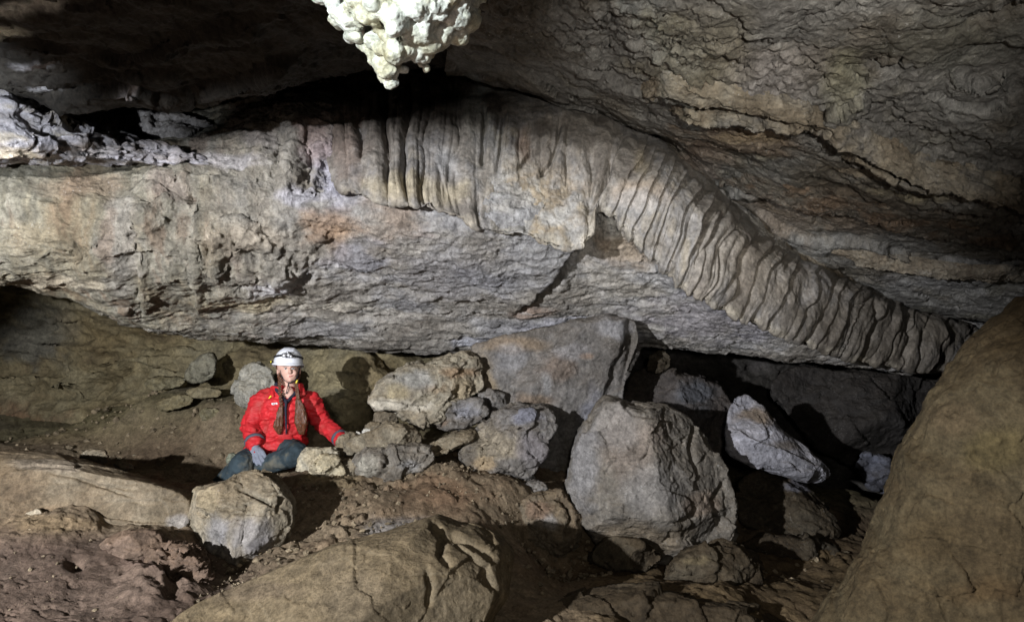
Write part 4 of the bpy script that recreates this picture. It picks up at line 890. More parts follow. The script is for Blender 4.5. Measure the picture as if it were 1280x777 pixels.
# right side rocks
B("pointed_rock", "long pale blue-grey pointed stone slab leaning toward the right", "rock",
  [(906, 545), (912, 512), (920, 493), (934, 494), (955, 512), (975, 535), (1003, 556), (1030, 580), (1037, 592), (1024, 601), (1000, 596), (965, 588), (930, 578), (912, 566)],
  4.15, .13, .25, gx=.0012, gy=-.002, seed=40, cols=[(.20, .20, .22), (.28, .28, .31), (.34, .34, .38), (.26, .25, .26)], cuts=2, pitch=1.3, center=(955, 555), mat=M_SLAB, pw=.6, rough=.55,
  feat=lambda P, x, y: step(x, y, [(912, 535), (945, 550), (985, 565), (1034, 588)], .04, 20), patches=[(945, 520, 24, 12, (.17, .13, .09), .9), (985, 556, 26, 8, (.15, .125, .10), .8)])
B("boulder", "dark sloping boulder in the gap behind the standing block", "boulder",
  [(778, 500), (788, 470), (806, 458), (840, 462), (880, 472), (905, 486), (916, 505), (910, 545), (900, 580), (850, 590), (800, 560)], 4.75, .25, .5, gy=-.003, seed=41, cols=[(.06, .05, .04), (.085, .075, .07), (.10, .10, .105)], cuts=8, pitch=1.8,  # colours lowered to hold the shadow behind the block
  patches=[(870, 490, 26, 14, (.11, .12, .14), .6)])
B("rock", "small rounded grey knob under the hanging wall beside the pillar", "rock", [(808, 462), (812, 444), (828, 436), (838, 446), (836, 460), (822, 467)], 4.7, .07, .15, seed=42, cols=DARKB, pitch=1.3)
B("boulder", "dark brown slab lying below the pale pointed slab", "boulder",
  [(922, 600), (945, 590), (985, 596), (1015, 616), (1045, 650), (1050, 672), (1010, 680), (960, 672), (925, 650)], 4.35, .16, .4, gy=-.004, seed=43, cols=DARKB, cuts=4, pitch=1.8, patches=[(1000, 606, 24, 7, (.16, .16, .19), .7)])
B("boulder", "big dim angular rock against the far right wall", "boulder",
  [(960, 480), (990, 458), (1060, 462), (1150, 470), (1190, 480), (1180, 560), (1150, 590), (1100, 570), (1060, 580), (1020, 560), (985, 520)], 5.5, .35, .5, gx=.0006, gy=-.002, seed=44, cols=[(.03, .027, .024), (.042, .038, .035), (.055, .052, .05)], cuts=9, pitch=2.1)  # shade of the cleft is painted into these low tones
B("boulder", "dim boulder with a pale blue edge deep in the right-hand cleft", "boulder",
  [(1068, 575), (1085, 566), (1110, 574), (1135, 592), (1140, 615), (1115, 625), (1085, 605)], 4.9, .14, .3, seed=45, cols=[(.07, .07, .08), (.14, .15, .19)] * 2, pitch=1.8)  # dim tones include the cleft's shadow
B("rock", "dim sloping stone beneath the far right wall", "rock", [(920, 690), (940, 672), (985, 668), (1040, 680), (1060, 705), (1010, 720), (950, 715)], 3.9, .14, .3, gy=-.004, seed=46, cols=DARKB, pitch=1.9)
# near wall on the right
B("rock_wall_foreground", "huge close olive-brown rock face filling the right corner", "rock",
  [(960, 880), (1000, 800), (1012, 780), (1032, 752), (1050, 730), (1066, 708), (1086, 678), (1100, 640), (1118, 600), (1122, 565), (1146, 530), (1163, 500), (1188, 468), (1215, 432), (1245, 405), (1285, 376), (1400, 320), (1600, 500), (1600, 900), (1300, 1000), (960, 960)],
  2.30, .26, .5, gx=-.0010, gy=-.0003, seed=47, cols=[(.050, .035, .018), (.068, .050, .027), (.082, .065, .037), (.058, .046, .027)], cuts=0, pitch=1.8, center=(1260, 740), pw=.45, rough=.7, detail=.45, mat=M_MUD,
  feat=lambda P, x, y: .05 * fbm(P, 2.2, 4, 301) + .02 * fbm(P, 7, 4, 302) + .012 * plates(P, 6, 303, .9)[0] + crack(x, y, [(1128, 650), (1140, 628), (1155, 610)], 3, .02) + crack(x, y, [(1240, 470), (1250, 450), (1270, 440)], 3, .02),
  patches=[(1190, 520, 40, 30, (.095, .07, .04), .7), (1250, 560, 50, 30, (.09, .07, .03), .6), (1150, 680, 50, 30, (.07, .05, .025), .7), (1240, 740, 60, 20, (.075, .048, .022), .6)])
# stones on the far floor at left
B("rock", "upright wedge-shaped grey rock against the back wall of the left chamber", "rock",
  [(230, 472), (238, 455), (250, 444), (266, 441), (272, 450), (268, 468), (255, 476), (238, 478)], 5.25, .14, .2, seed=48, rough=.8, cols=[(.15, .14, .10), (.20, .19, .145)] * 2, pitch=1.3, pw=.36)
B("rock", "rough pale grey rock standing behind the person's right shoulder", "rock",
  [(294, 500), (295, 482), (300, 463), (312, 454), (326, 454), (338, 462), (344, 480), (340, 500), (322, 508), (302, 506)], 4.75, .14, .25, seed=49, cols=[(.22, .20, .15), (.32, .31, .27), (.27, .26, .22)], pitch=1.2, rough=.9)
B("flat_stone", "flat slab lying on the chamber floor, left of the rough grey rock", "stone",
  [(232, 488), (245, 484), (265, 485), (280, 489), (276, 495), (250, 498), (234, 495)], 5.1, .10, .2, gy=-.006, seed=50, rough=.8, cols=[(.17, .145, .09), (.22, .19, .12)] * 2, pitch=1.2, pw=.36)
B("flat_stone", "long flat muddy slab in front of the wedge-shaped rock", "stone",
  [(192, 506), (205, 498), (228, 493), (242, 496), (240, 504), (222, 510), (200, 514)], 5.05, .08, .2, gy=-.006, seed=51, rough=.8, cols=[(.15, .125, .07), (.19, .165, .10)] * 2, pitch=1.2, pw=.36)
B("flat_stone", "low slab behind the others near the back wall", "stone",
  [(176, 478), (195, 470), (225, 470), (236, 476), (220, 484), (190, 488)], 5.4, .10, .2, gy=-.006, seed=52, rough=.8, cols=[(.15, .13, .075), (.19, .17, .11)] * 2, pitch=1.4, pw=.5)
B("stone", "squarish small stone on the ground at the left of the person", "stone", [(248, 516), (256, 509), (272, 510), (278, 520), (268, 528), (252, 526)], 4.95, .07, .1, seed=53, rough=.8, cols=[(.16, .14, .08), (.20, .18, .12)] * 2, pitch=1.2)
B("stone", "tan rounded stone just behind the long low left rock", "stone", [(98, 574), (104, 564), (118, 560), (132, 565), (138, 576), (120, 582)], 3.75, .09, .15, seed=54, cols=TAN, pitch=1.2)
B("stone", "small flat stone by the rounded one in the dark strip of shadow", "stone", [(140, 580), (150, 576), (164, 579), (168, 586), (152, 588)], 3.72, .05, .1, seed=55, cols=TAN, pitch=1.1)
B("stone", "greenish round stone just left of the person's knee", "stone", [(282, 575), (286, 567), (294, 566), (300, 574), (297, 584), (287, 585)], 4.3, .05, .08, seed=56, cols=[(.20, .22, .16), (.26, .28, .22)] * 2, pitch=1.1)
B("rock", "dark crusty square block recessed above the pale ledge", "rock",
  [(148, 172), (152, 150), (165, 143), (200, 142), (240, 146), (266, 150), (270, 170), (262, 192), (240, 198), (200, 190), (165, 182)], 4.0, .12, .4, seed=57, cols=[(.20, .19, .18), (.27, .255, .25), (.30, .28, .26)], pitch=1.3, rough=1.3, pw=.55, mat=M_SLAB)

# pebbles and crumbs scattered over the ground
def scatter():
    rng = np.random.RandomState(5); V = []; Fc = []; Cc = []
    base = [(-1, 0, 0), (1, 0, 0), (0, -1, 0), (0, 1, 0), (0, 0, 1), (0, 0, -1), (.6, .6, .5), (-.6, .6, .5), (.6, -.6, .5), (-.6, -.6, .5)]
    hull = [(0, 6, 8), (1, 6, 8)]
    import itertools
    bm_faces = [(1, 6, 8), (4, 8, 6), (4, 6, 7), (4, 7, 9), (4, 9, 8), (3, 7, 6), (0, 9, 7), (2, 8, 9), (1, 3, 6), (0, 7, 3), (0, 2, 9), (1, 8, 2), (1, 5, 3), (3, 5, 0), (0, 5, 2), (2, 5, 1)]
    n = 0
    for (cx_, cy_, dd, sx, sy, cnt, r0, r1) in [(520, 620, 3.75, .5, .25, 420, .004, .016), (300, 530, 5.0, .9, .5, 260, .006, .03), (620, 640, 3.6, .4, .25, 160, .004, .014), (120, 700, 2.45, .7, .25, 260, .002, .008),
                                              (820, 715, 3.3, .6, .3, 160, .004, .016), (460, 560, 4.1, .3, .2, 120, .006, .02), (120, 540, 5.3, .9, .4, 160, .006, .03), (235, 715, 2.5, .18, .14, 140, .003, .011), (420, 640, 3.2, .22, .2, 200, .003, .016), (290, 700, 2.75, .16, .10, 90, .004, .018), (690, 690, 3.3, .25, .15, 120, .004, .02), (960, 690, 3.7, .3, .3, 120, .006, .03), (830, 705, 3.3, .3, .1, 90, .006, .028), (360, 600, 3.9, .25, .12, 90, .004, .018)]:
        p = W(cx_, cy_, dd)
        xs = p[0] + rng.normal(0, sx, cnt); ys_ = p[1] + rng.normal(0, sy, cnt); zs = floor_z(xs, ys_)
        Q = np.stack([xs, ys_, zs], 1); zs = zs + .10 * fbm(Q, 1.2, 4, 145)
        for k in range(cnt):
            r = r0 + (r1 - r0) * rng.rand() ** 2.5; a = rng.rand() * 6.28; s3 = rng.uniform(.6, 1.3, 3); ca, sa = math.cos(a), math.sin(a)
            for v in base:
                x, y, z = np.array(v) * s3 * r * rng.uniform(.75, 1.2, 3)
                V.append((xs[k] + ca * x - sa * y, ys_[k] + sa * x + ca * y, zs[k] + z + r * .1))
            Fc += [tuple(n + i for i in f) for f in bm_faces]; n += 10
            c = np.array((.20, .16, .105)) * rng.uniform(.7, 1.5); Cc += [(*c, 1)] * 10
    me = bpy.data.meshes.new("pebbles"); me.from_pydata(V, [], Fc)
    a = me.color_attributes.new("Col", 'FLOAT_COLOR', 'POINT'); a.data.foreach_set("color", np.array(Cc, np.float32).ravel())
    add(me, "pebbles", M_BOUL, kind='stuff')
scatter()

# ================================================================ the seated caver
ORG = W(345, 588, 4.2)
def person():
    root = bpy.data.objects.new("person", None); COL.objects.link(root); root.location = tuple(ORG)
    root["label"] = "caver in red jacket and white helmet sitting on the ground beside the stone heap"; root["category"] = "person"
    def part(me, name, mat, parent=root, **kw): return add(me, name, mat, parent, **kw)
    skin = plain("skin", (.58, .36, .29), .5, .35, noise=.06, nscale=40)
    red = plain("red_nylon", (.50, .020, .026), .62, .3, noise=.25, nscale=22, bumpd=.006, dirt=(.22, .045, .035, .55))
    navy = plain("navy_cloth", (.022, .024, .040), .8, .2)
    grey = plain("grey_tape", (.075, .085, .11), .7, .3)
    denim = plain("muddy_blue_trousers", (.034, .050, .060), .85, .15, noise=.45, nscale=16, bumpd=.006, dirt=(.19, .17, .12, .55))
    wool = plain("grey_knit_glove", (.20, .22, .27), .95, .1, noise=.2, nscale=160, bumpd=.002)
    hairm = plain("auburn_hair", (.095, .036, .016), .45, .5, noise=.75, nscale=260, bumpd=.004, st=(1, 1, .12))
    shell = plain("white_helmet_shell", (.74, .77, .84), .3, .5, noise=.05, nscale=30)
    black = plain("black_webbing", (.015, .015, .018), .6, .3)
    silver = plain("silver_lamp", (.55, .56, .58), .28, .5, metal=.8)
    glass = plain("lamp_lens", (.78, .80, .84), .08, .8)
    yel = plain("yellow_plastic", (.70, .60, .05), .4, .4)
    lip = plain("lips", (.50, .19, .17), .45, .4); white = plain("eye_white", (.62, .60, .58), .3, .5); iris = plain("iris", (.06, .08, .09), .2, .6)
    w_ = W
    J = dict(nk=w_(360, 487, 4.22), sl=w_(328, 502, 4.22), el=w_(315, 531, 4.17), wl=w_(319, 555, 4.02), sr=w_(388, 503, 4.24), er=w_(403, 528, 4.27), wr=w_(427, 549, 4.10),
             hl=w_(335, 562, 4.27), kl=w_(303, 581, 3.93), al=w_(262, 622, 4.05), hr=w_(352, 560, 4.27), kr=w_(371, 568, 3.93), ar=w_(326, 583, 3.98), fr_=w_(306, 588, 4.05))
    def hand(wr, knuck, tips, thumb, s):
        "palm, four unequal bent fingers, thumb from the side of the palm"
        out = []
        k0, k3 = np.array(knuck[0]), np.array(knuck[-1])
        for k in knuck: out.append((tuple(wr), .024 * s, tuple(k), .0135 * s))
        for k, t in zip(knuck, tips):
            k = np.array(k); t = np.array(t); mid = (k + t) / 2 + np.array([0, -.010, .004])
            out.append((tuple(k), .0112 * s, tuple(mid), .0105 * s)); out.append((tuple(mid), .0105 * s, tuple(t), .0090 * s))
        a, b, c = [np.array(q) for q in thumb]
        out.append((tuple(a), .015 * s, tuple(b), .0125 * s)); out.append((tuple(b), .0125 * s, tuple(c), .0105 * s))
        return out
    kn = [w_(314.2, 567.5, 3.965), w_(318.0, 569.2, 3.95), w_(322.2, 569.4, 3.945), w_(326.2, 568, 3.95)]
    tp = [w_(317.0, 577, 3.93), w_(321.6, 580, 3.915), w_(326.4, 580, 3.915), w_(330.6, 577, 3.925)]
    th = [w_(323.5, 561, 3.985), w_(328.5, 565, 3.955), w_(331.5, 570, 3.94)]
    kn2 = [w_(434.5, 552.5, 4.05), w_(435.5, 550.3, 4.06), w_(436, 548.2, 4.07), w_(436, 546.2, 4.08)]
    tp2 = [w_(441, 554.5, 4.00), w_(443.5, 551.5, 4.01), w_(443.8, 548.6, 4.03), w_(442, 545.8, 4.06)]
    th2 = [w_(429, 549, 4.06), w_(432, 554, 4.02), w_(436, 557, 3.99)]
    wl2, wr2 = w_(318.8, 559, 3.995), w_(429, 549.3, 4.09)
    # --- one continuous body
    P = [(w_(361, 455.5, 4.205), (.074, .092, .088)), (w_(362.3, 463.5, 4.165), (.060, .066, .068)), (w_(363.2, 470, 4.145), (.047, .055, .046)),
         (tuple(w_(362.4, 474.6, 4.107)), .016, tuple(w_(362.0, 474.6, 4.125)), .028),
         (tuple(w_(362.0, 459.8, 4.100)), .0065, tuple(w_(362.8, 465.0, 4.084)), .0088), (w_(362.6, 465.8, 4.090), (.0140, .009, .006)),
         (w_(355.8, 466, 4.122), (.020, .018, .020)), (w_(368.0, 466, 4.120), (.018, .018, .020)), (w_(361, 457, 4.115), (.045, .018, .010)),
         (w_(347.3, 463.6, 4.20), (.008, .015, .026), (0, 0, .3)), (w_(375, 463.6, 4.215), (.007, .013, .024)),
         (tuple(w_(361.5, 470, 4.215)), .050, tuple(J['nk']), .055), (tuple(J['nk']), .060, tuple(w_(357, 500, 4.22)), .085),
         (tuple(w_(337, 500, 4.23)), .055, tuple(w_(379, 500, 4.23)), .055), (w_(356, 520, 4.22), (.13, .085, .16)), (w_(350, 550, 4.24), (.14, .10, .11)),
         (tuple(J['sl']), .045, tuple(J['el']), .036), (tuple(J['el']), .036, tuple(J['wl']), .024), (tuple(J['wl']), .024, tuple(wl2), .022),
         (tuple(J['sr']), .045, tuple(J['er']), .035), (tuple(J['er']), .035, tuple(J['wr']), .023), (tuple(J['wr']), .023, tuple(wr2), .021),
         (tuple(J['hl']), .075, tuple(J['kl']), .055), (tuple(J['kl']), .052, tuple(J['al']), .036), (tuple(J['al']), .036, tuple(J['al'] + np.array([-.04, -.15, -.03])), .032),
         (tuple(J['hr']), .078, tuple(J['kr']), .055), (tuple(J['kr']), .052, tuple(J['ar']), .036), (tuple(J['ar']), .036, tuple(J['fr_']), .030)]
    P += hand(wl2, kn, tp, th, .8) + hand(wr2, kn2, tp2, th2, .8)
    body = part(solid("body", P, .0052, 3), "body", skin)
    # --- face details
    for (x, y, d) in ((356.9, 460.4, 4.104), (366.3, 460.4, 4.098)):
        e = part(solid("eye", [(w_(x, y, d - .001), (.0120, .006, .0060))], .0018, 1), "eye", white)
        add(solid("iris", [(w_(x + .15, y, d - .0055), (.0062, .0035, .0060))], .0014, 1), "iris", iris, e)
        part(solid("eyebrow", [(tuple(w_(x - 2.2, y - 2.5, d - .002)), .0020, tuple(w_(x + 2.0, y - 2.6, d - .003)), .0018)], .0016, 1), "eyebrow", hairm)
        part(solid("eyelid", [(tuple(w_(x - 2.0, y - .9, d - .002)), .0016, tuple(w_(x + 2.0, y - .9, d - .003)), .0016)], .0014, 1), "eyelid", hairm)
    part(solid("lips", [(tuple(w_(358.9, 468.9, 4.104)), .0030, tuple(w_(362.6, 470.4, 4.092)), .0048), (tuple(w_(362.6, 470.4, 4.092)), .0048, tuple(w_(366.3, 468.8, 4.102)), .0030)], .0018, 1), "lips", lip)
    # --- trousers
    tw = lambda c: .010 * fbm(c, (9, 9, 13), 4, 201) + .006 * fbm(c, 26, 3, 202, ridged=True)
    T = [(tuple(J['hl']), .100, tuple(J['kl']), .078), (tuple(J['kl']), .076, tuple(J['al']), .060), (tuple(J['hr']), .105, tuple(J['kr']), .075), (tuple(J['kr']), .072, tuple(J['ar']), .056),
         (w_(345, 572, 4.22), (.17, .13, .075)), (tuple(w_(345, 575, 4.05)), .05, tuple(w_(372, 574, 3.98)), .05)]
    part(solid("trousers", T, .007, 4, tw), "trousers", denim)
    part(solid("boot", [(tuple(J['al'] + np.array([.0, .02, -.02])), .05, tuple(J['al'] + np.array([-.05, -.16, -.05])), .042)], .007, 3), "boot", black)
    part(solid("boot", [(tuple(J['ar'] + np.array([-.02, .02, -.0])), .040, tuple(J['fr_'] + np.array([-.06, .02, -.02])), .036)], .007, 3), "boot", black)
    # --- jacket
    def jw(c):
        cam_ = c - np.array(w_(357, 520, 4.1))
        f = .014 * fbm(c, (8, 8, 16), 4, 211) + .016 * fbm(c, (12, 12, 28), 3, 212, ridged=True)
        px, py = project(c)
        f += crack(px, py, [(337, 512), (334, 530), (330, 548)], 1.6, .012) + crack(px, py, [(383, 512), (386, 528), (384, 545)], 1.6, .012)
        f += crack(px, py, [(309, 527), (318, 531), (328, 528)], 1.4, .008) + crack(px, py, [(310, 538), (318, 541), (326, 538)], 1.3, .008) + crack(px, py, [(394, 520), (402, 526), (406, 532)], 1.4, .008)
        f += crack(px, py, [(340, 549), (356, 541), (372, 546)], 1.5, .010) + crack(px, py, [(322, 560), (333, 551), (350, 548)], 1.6, .010)
        return f
    Jk = [(tuple(w_(334, 501, 4.23)), .078, tuple(w_(382, 502, 4.23)), .074), (w_(358, 491, 4.225), (.105, .085, .060)), (w_(357, 515, 4.21), (.172, .118, .155)), (w_(353, 538, 4.21), (.165, .130, .12)),
          (w_(349, 552, 4.19), (.185, .165, .075)), (tuple(w_(312, 565, 4.09)), .045, tuple(w_(340, 552, 4.12)), .07),
          (tuple(J['sl']), .074, tuple(J['el']), .064), (tuple(J['el']), .064, tuple(J['wl']), .046), (tuple(J['sr']), .070, tuple(J['er']), .055), (tuple(J['er']), .056, tuple(J['wr']), .042)]
    part(solid("jacket", Jk, .0065, 4, jw), "jacket", red)
    # cuffs and dark collar, zip
    def band(a, b, t0, t1, r, nm, mt):
        a, b = np.array(a), np.array(b); return part(solid(nm, [(tuple(a + (b - a) * t0), r, tuple(a + (b - a) * t1), r * .98)], .004, 2), nm, mt)
    def ring(c, ax, r, w, nm, mt):
        ax = np.array(ax) / np.linalg.norm(ax); u = np.cross(ax, [0, 0, 1.]); u /= np.linalg.norm(u); v = np.cross(ax, u); n = 40
        th_ = np.linspace(0, 2 * np.pi, n, endpoint=False); rows = []
        for (rr, s_) in ((r * .9, -w), (r, -w), (r * 1.03, 0), (r * .99, w), (r * .88, w)):
            rows.append(np.array(c) + ax * s_ + rr * (np.cos(th_)[:, None] * u + np.sin(th_)[:, None] * v))
        return part(grid_mesh(nm, np.array(rows), None, True, ORG), nm, mt)
    dl = J['wl'] - J['el']; ring(J['el'] + dl * .86, dl, .064, .012, "cuff_band", grey)
    dr = J['wr'] - J['er']; ring(J['er'] + dr * .90, dr, .057, .011, "cuff_band", grey)
    col_ = [(tuple(w_(345.5, 480, 4.21)), .015, tuple(w_(346, 487, 4.16)), .014), (tuple(w_(346, 487, 4.16)), .014, tuple(w_(357.5, 502, 4.085)), .012), (tuple(w_(371, 489, 4.16)), .012, tuple(w_(358, 503, 4.085)), .012),
            (tuple(w_(374, 482, 4.21)), .012, tuple(w_(371, 489, 4.16)), .012), (tuple(w_(345.5, 480, 4.21)), .015, tuple(w_(352, 480, 4.29)), .015), (tuple(w_(352, 480, 4.29)), .015, tuple(w_(368, 480, 4.29)), .015), (tuple(w_(368, 480, 4.29)), .015, tuple(w_(374, 482, 4.21)), .012)]
    part(solid("collar_lining", col_, .004, 2), "collar_lining", navy)
    part(solid("collar", [(tuple(w_(376, 482, 4.20)), .020, tuple(w_(380, 492, 4.13)), .014), (tuple(w_(380, 492, 4.13)), .014, tuple(w_(367, 498, 4.085)), .010)], .004, 2), "collar", red)
    part(solid("collar", [(tuple(w_(341, 485, 4.20)), .02, tuple(w_(341, 495, 4.13)), .014)], .004, 2), "collar", red)
    part(solid("bib", [(w_(360, 492, 4.145), (.042, .03, .055))], .004, 2), "neck", skin)
    zp = [w_(357.6, 502, 4.072), w_(357, 512, 4.072), w_(357.4, 524, 4.070), w_(357.8, 534, 4.070), w_(357.6, 542, 4.075)]
    part(solid("zip", [(tuple(a), .009 - .0012 * i, tuple(b), .009 - .0012 * (i + 1)) for i, (a, b) in enumerate(zip(zp[:-1], zp[1:]))], .0025, 1), "zip", navy)
    # chest badge with its little dark lettering, and a small yellow clip
    def slab_box(nm, c, ux, uy, uz, hx, hy, hz, mt, parent=root):
        bm = bmesh.new(); bmesh.ops.create_cube(bm, size=2); bmesh.ops.bevel(bm, geom=bm.edges[:], offset=.12, segments=2, affect='EDGES')
        for v in bm.verts: v.co = Vector(np.array(c) - ORG) + Vector(ux) * v.co.x * hx + Vector(uy) * v.co.y * hy + Vector(uz) * v.co.z * hz
        me = bpy.data.meshes.new(nm); bm.to_mesh(me); bm.free(); return add(me, nm, mt, parent)
    bdg = slab_box("badge", w_(343.3, 504.2, 4.098), (1, -.15, .12), (0, 1, 0), (-.12, 0, 1), .021, .004, .0065, plain("white_badge", (.7, .7, .72), .5))
    for k in range(4):
        slab_box("badge_letter", w_(341.2 + 1.15 * k, 504.4 - .13 * k, 4.0935), (1, -.15, .12), (0, 1, 0), (-.12, 0, 1), .0017, .0012, .003, black, bdg)
    part(solid("yellow_clip", [(tuple(w_(336.2, 497.5, 4.115)), .004, tuple(w_(338.5, 495, 4.115)), .006)], .002, 1), "clip", yel)
    # --- gloves
    g1 = hand(wl2, kn, tp, th, 1.12) + [(tuple(J['wl']), .034, tuple(wl2), .031)]
    gl = part(solid("glove", g1, .0030, 2), "glove", wool)
    add(solid("red_mark", [(w_(318, 564.6, 3.948), (.006, .004, .006))], .002, 1), "mark", red, gl)
    part(solid("glove", hand(wr2, kn2, tp2, th2, 1.12) + [(tuple(J['wr']), .032, tuple(wr2), .030)], .0030, 2), "glove", wool)
    # --- hair: cap under the helmet, two braids with loose tails
    part(solid("hair", [(w_(360.5, 456, 4.245), (.084, .084, .078)), (w_(349.6, 468, 4.225), (.012, .03, .045)), (w_(373.6, 468, 4.235), (.010, .03, .04))], .005, 2), "hair", hairm)
    def braid(path, rad, tail, trad):
        pr = []; path = [np.array(p) for p in path]; n = len(path) - 1; m = 22
        for k in range(m):
            t = k / (m - 1) * n; i = min(int(t), n - 1); p = path[i] + (path[i + 1] - path[i]) * (t - i)
            sd = (1 if k % 2 else -1) * rad * .42
            pr.append((tuple(p + np.array([sd * 1.25, -.003, .005])), rad * .62, tuple(p + np.array([-sd * .3, 0, -.006])), rad * .40))
        b = part(solid("braid", pr, .0024, 1), "braid", hairm)
        tail = [np.array(p) for p in tail]; pr = []
        for i, (a, c) in enumerate(zip(tail[:-1], tail[1:])):
            for j in range(5):
                o = (j - 2) / 2
                pr.append((tuple(a + np.array([o * trad[i] * .7, -.004 * (1 - abs(o)), 0])), max(.006, trad[i] * .42), tuple(c + np.array([o * trad[i + 1] * .7, -.004 * (1 - abs(o)), 0])), max(.005, trad[i + 1] * .42)))
        add(solid("loose_tail", pr, .0034, 2, lambda c: .008 * fbm(c, (60, 60, 8), 3, 231, ridged=True)), "loose_tail", hairm, b)
    braid([w_(350.5, 472, 4.16), w_(349.8, 482, 4.12), w_(350.5, 494, 4.075), w_(352, 508, 4.062)], .0130,
          [w_(351.5, 509, 4.06), w_(349.5, 521, 4.055), w_(347.6, 532, 4.055), w_(349.2, 541, 4.06)], [.012, .020, .025, .008])
    braid([w_(371.5, 473, 4.16), w_(370.8, 482, 4.12), w_(371.8, 491, 4.085), w_(373, 500, 4.065)], .0130,
          [w_(373.0, 500, 4.06), w_(375.5, 513, 4.05), w_(376.6, 528, 4.05), w_(377, 541, 4.06)], [.014, .028, .035, .016])
    # --- helmet
    HC = np.array(w_(360.6, 452.0, 4.200)); ya = math.radians(14); ti = math.radians(-8)
    Rz = np.array([[math.cos(ya), -math.sin(ya), 0], [math.sin(ya), math.cos(ya), 0], [0, 0, 1]])
    Rx = np.array([[1, 0, 0], [0, math.cos(ti), -math.sin(ti)], [0, math.sin(ti), math.cos(ti)]])
    Ry = np.array([[math.cos(.06), 0, math.sin(.06)], [0, 1, 0], [-math.sin(.06), 0, math.cos(.06)]])
    RM = Rz @ Ry @ Rx
    def hp(x, y, z): return HC + RM @ np.array([x, y, z])
    nu, nv = 96, 34; th_ = np.linspace(0, 2 * np.pi, nu, endpoint=False); rows = []
    fwd = np.clip(-np.sin(th_), 0, 1); back = np.clip(np.sin(th_), 0, 1)
    for i in range(nv):
        ph = (i / (nv - 1)) * math.pi / 2; s_ = math.sin(ph); z = math.cos(ph) * .100
        x = .096 * s_ * np.cos(th_); y = .120 * s_ * np.sin(th_)
        rid = .0035 * np.exp(-((x - .034) / .009) ** 2) + .0035 * np.exp(-((x + .032) / .007) ** 2)
        zz = z + rid * (1 - s_ ** 4) - (s_ ** 5) * (.010 + .022 * back)
        rows.append(np.stack([x, y, zz], 1))
    ed = rows[-1]
    for (o, dz) in ((.006, -.004), (.012, -.011), (.010, -.015), (.0, -.012), (-.006, -.004)):      # rolled brim, longer at the forehead
        k = 1 + (o + (.010 * fwd ** 2 if o > 0 else 0)) / .11
        rows.append(np.stack([ed[:, 0] * k, ed[:, 1] * k, ed[:, 2] + dz - (.010 * fwd ** 2 if o > 0 else 0)], 1))
    Hm = np.array(rows) @ RM.T + HC
    Hm[0] = Hm[1].mean(0)
    helmet = part(grid_mesh("helmet", Hm[:, ::-1], None, True, ORG), "helmet", shell)
    def hs(nm, prims, vox, mt, sm=1): return add(solid(nm, prims, vox, sm), nm, mt, helmet)
    pts = []
    for a in np.linspace(math.radians(180), math.radians(360), 15):
        pts.append(hp(1.0 * .0985 * .93 * math.cos(a), .125 * .93 * math.sin(a), .026 - .010 * math.sin(a)))
    hs("lamp_band", [(tuple(a), .0075, tuple(b), .0075) for a, b in zip(pts[:-1], pts[1:])], .0028, black)
    hs("lamp_body", [(tuple(hp(-.018, -.124, .036)), .017, tuple(hp(.022, -.124, .036)), .017), (tuple(hp(.0, -.118, .052)), .010, tuple(hp(.014, -.118, .052)), .010)], .0026, black)
    for (x, z, r) in ((-.016, .034, .0165), (.012, .038, .0135), (.028, .030, .0105), (.004, .056, .009)):
        c0, c1 = hp(x, -.134, z), hp(x, -.146, z - .001)
        hs("lamp_ring", [(tuple(c0), r, tuple(c0 + (c1 - c0) * .3), r)], .002, silver)
        hs("lamp_lens", [(tuple(c1), r * .62, tuple(c1 + (c1 - c0) * .05), r * .60)], .002, glass)
    hs("side_clip", [(tuple(hp(-.103, -.030, -.012)), .010, tuple(hp(-.103, -.040, -.004)), .008)], .0022, black)
    hs("clip_tab", [(tuple(hp(-.108, -.040, -.010)), .0045, tuple(hp(-.107, -.046, -.003)), .004)], .0016, yel)
    st = [w_(350.8, 456, 4.14), w_(350.6, 463, 4.13), w_(352.2, 470, 4.118), w_(356.2, 475.2, 4.112), w_(362, 478.2, 4.105), w_(368.6, 475.6, 4.118), w_(372.3, 469, 4.14), w_(374.2, 460, 4.165)]
    hs("chin_strap", [(tuple(a), .0042, tuple(b), .0042) for a, b in zip(st[:-1], st[1:])], .0022, black)
    hs("strap_buckle", [(tuple(w_(370.2, 478.2, 4.112)), .005, tuple(w_(371.4, 475.6, 4.115)), .006)], .0024, yel)
    ls = [w_(360.5, 478, 4.11), w_(361.5, 484, 4.11), w_(359.5, 490, 4.105), w_(357.2, 492, 4.10), w_(359, 486, 4.105), w_(360.4, 479, 4.11)]
    hs("strap_end", [(tuple(a), .0026, tuple(b), .0026) for a, b in zip(ls[:-1], ls[1:])], .0018, black)
person()

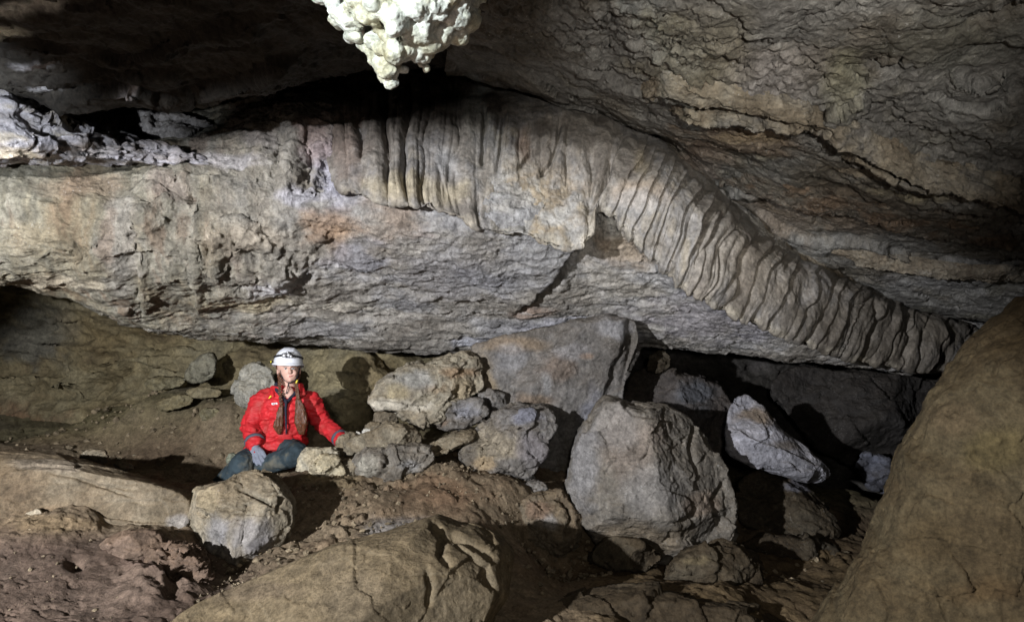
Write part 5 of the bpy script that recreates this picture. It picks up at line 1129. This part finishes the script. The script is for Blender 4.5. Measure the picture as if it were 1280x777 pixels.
# ---------------------------------------------------------------- white calcite formation hanging near the lens
def formation():
    out = [(388, -140), (392, -10), (402, 14), (420, 36), (434, 56), (454, 70), (468, 84), (478, 98), (487, 106), (497, 98), (512, 90), (522, 84), (540, 78), (556, 64), (576, 58), (592, 44), (600, 18), (608, -10), (614, -140)]
    rng = np.random.RandomState(3); pr = []
    O = np.array(out, float)
    def inside(x, y):
        c = False; n = len(O)
        for i in range(n):
            (x1, y1), (x2, y2) = O[i], O[i - 1]
            if (y1 > y) != (y2 > y) and x < (x2 - x1) * (y - y1) / (y2 - y1) + x1: c = not c
        return c
    pr += [(W(497, -60, 1.86), (.25, .14, .20)), (W(492, 10, 1.84), (.185, .10, .09)), (W(496, 50, 1.82), (.10, .07, .06))]
    k = 0
    while k < 420:
        x, y = rng.uniform(385, 608), rng.uniform(-90, 108)
        r = rng.choice([.012, .018, .026, .036], p=[.35, .33, .22, .10]); rp = r / 1.75 * F
        d0 = pdist(np.array([x]), np.array([y]), out)[0][0]
        if not inside(x, y) or d0 < rp * .75: continue
        dep = 1.84 - .19 * min(1, (d0 / 55)) ** .6 - .05 * max(0, (60 - y) / 60) + rng.uniform(-.012, .02)
        pr.append((W(x, y, dep), (r * rng.uniform(.8, 1.25), r, r * rng.uniform(.75, 1.15)), (rng.uniform(-.4, .4), 0, 0))); k += 1
    pr += [(W(489, 103, 1.80), (.024, .02, .018)), (W(482, 95, 1.80), (.026, .02, .024)), (W(533, 84, 1.80), (.012, .012, .014)), (W(528, 78, 1.81), (.020, .016, .016))]
    org = W(490, 0, 1.8)
    def cf(c):
        col = palette(c, [(.38, .34, .22), (.60, .58, .46), (.70, .71, .65), (.76, .78, .76), (.56, .48, .32)], 7, 411, 1.5)
        return col
    me = solid("calcite_formation", pr, .0036, 2, lambda c: .012 * fbm(c, 16, 3, 412) + .009 * fbm(c, 42, 4, 413, .6) + .0012 * plates(c, 60, 414, 1)[0], org, cf)
    add(me, "calcite_formation", M_POP, loc=tuple(org), label="bright white knobbly calcite cluster hanging from the ceiling at top centre", category="stalactite")
formation()
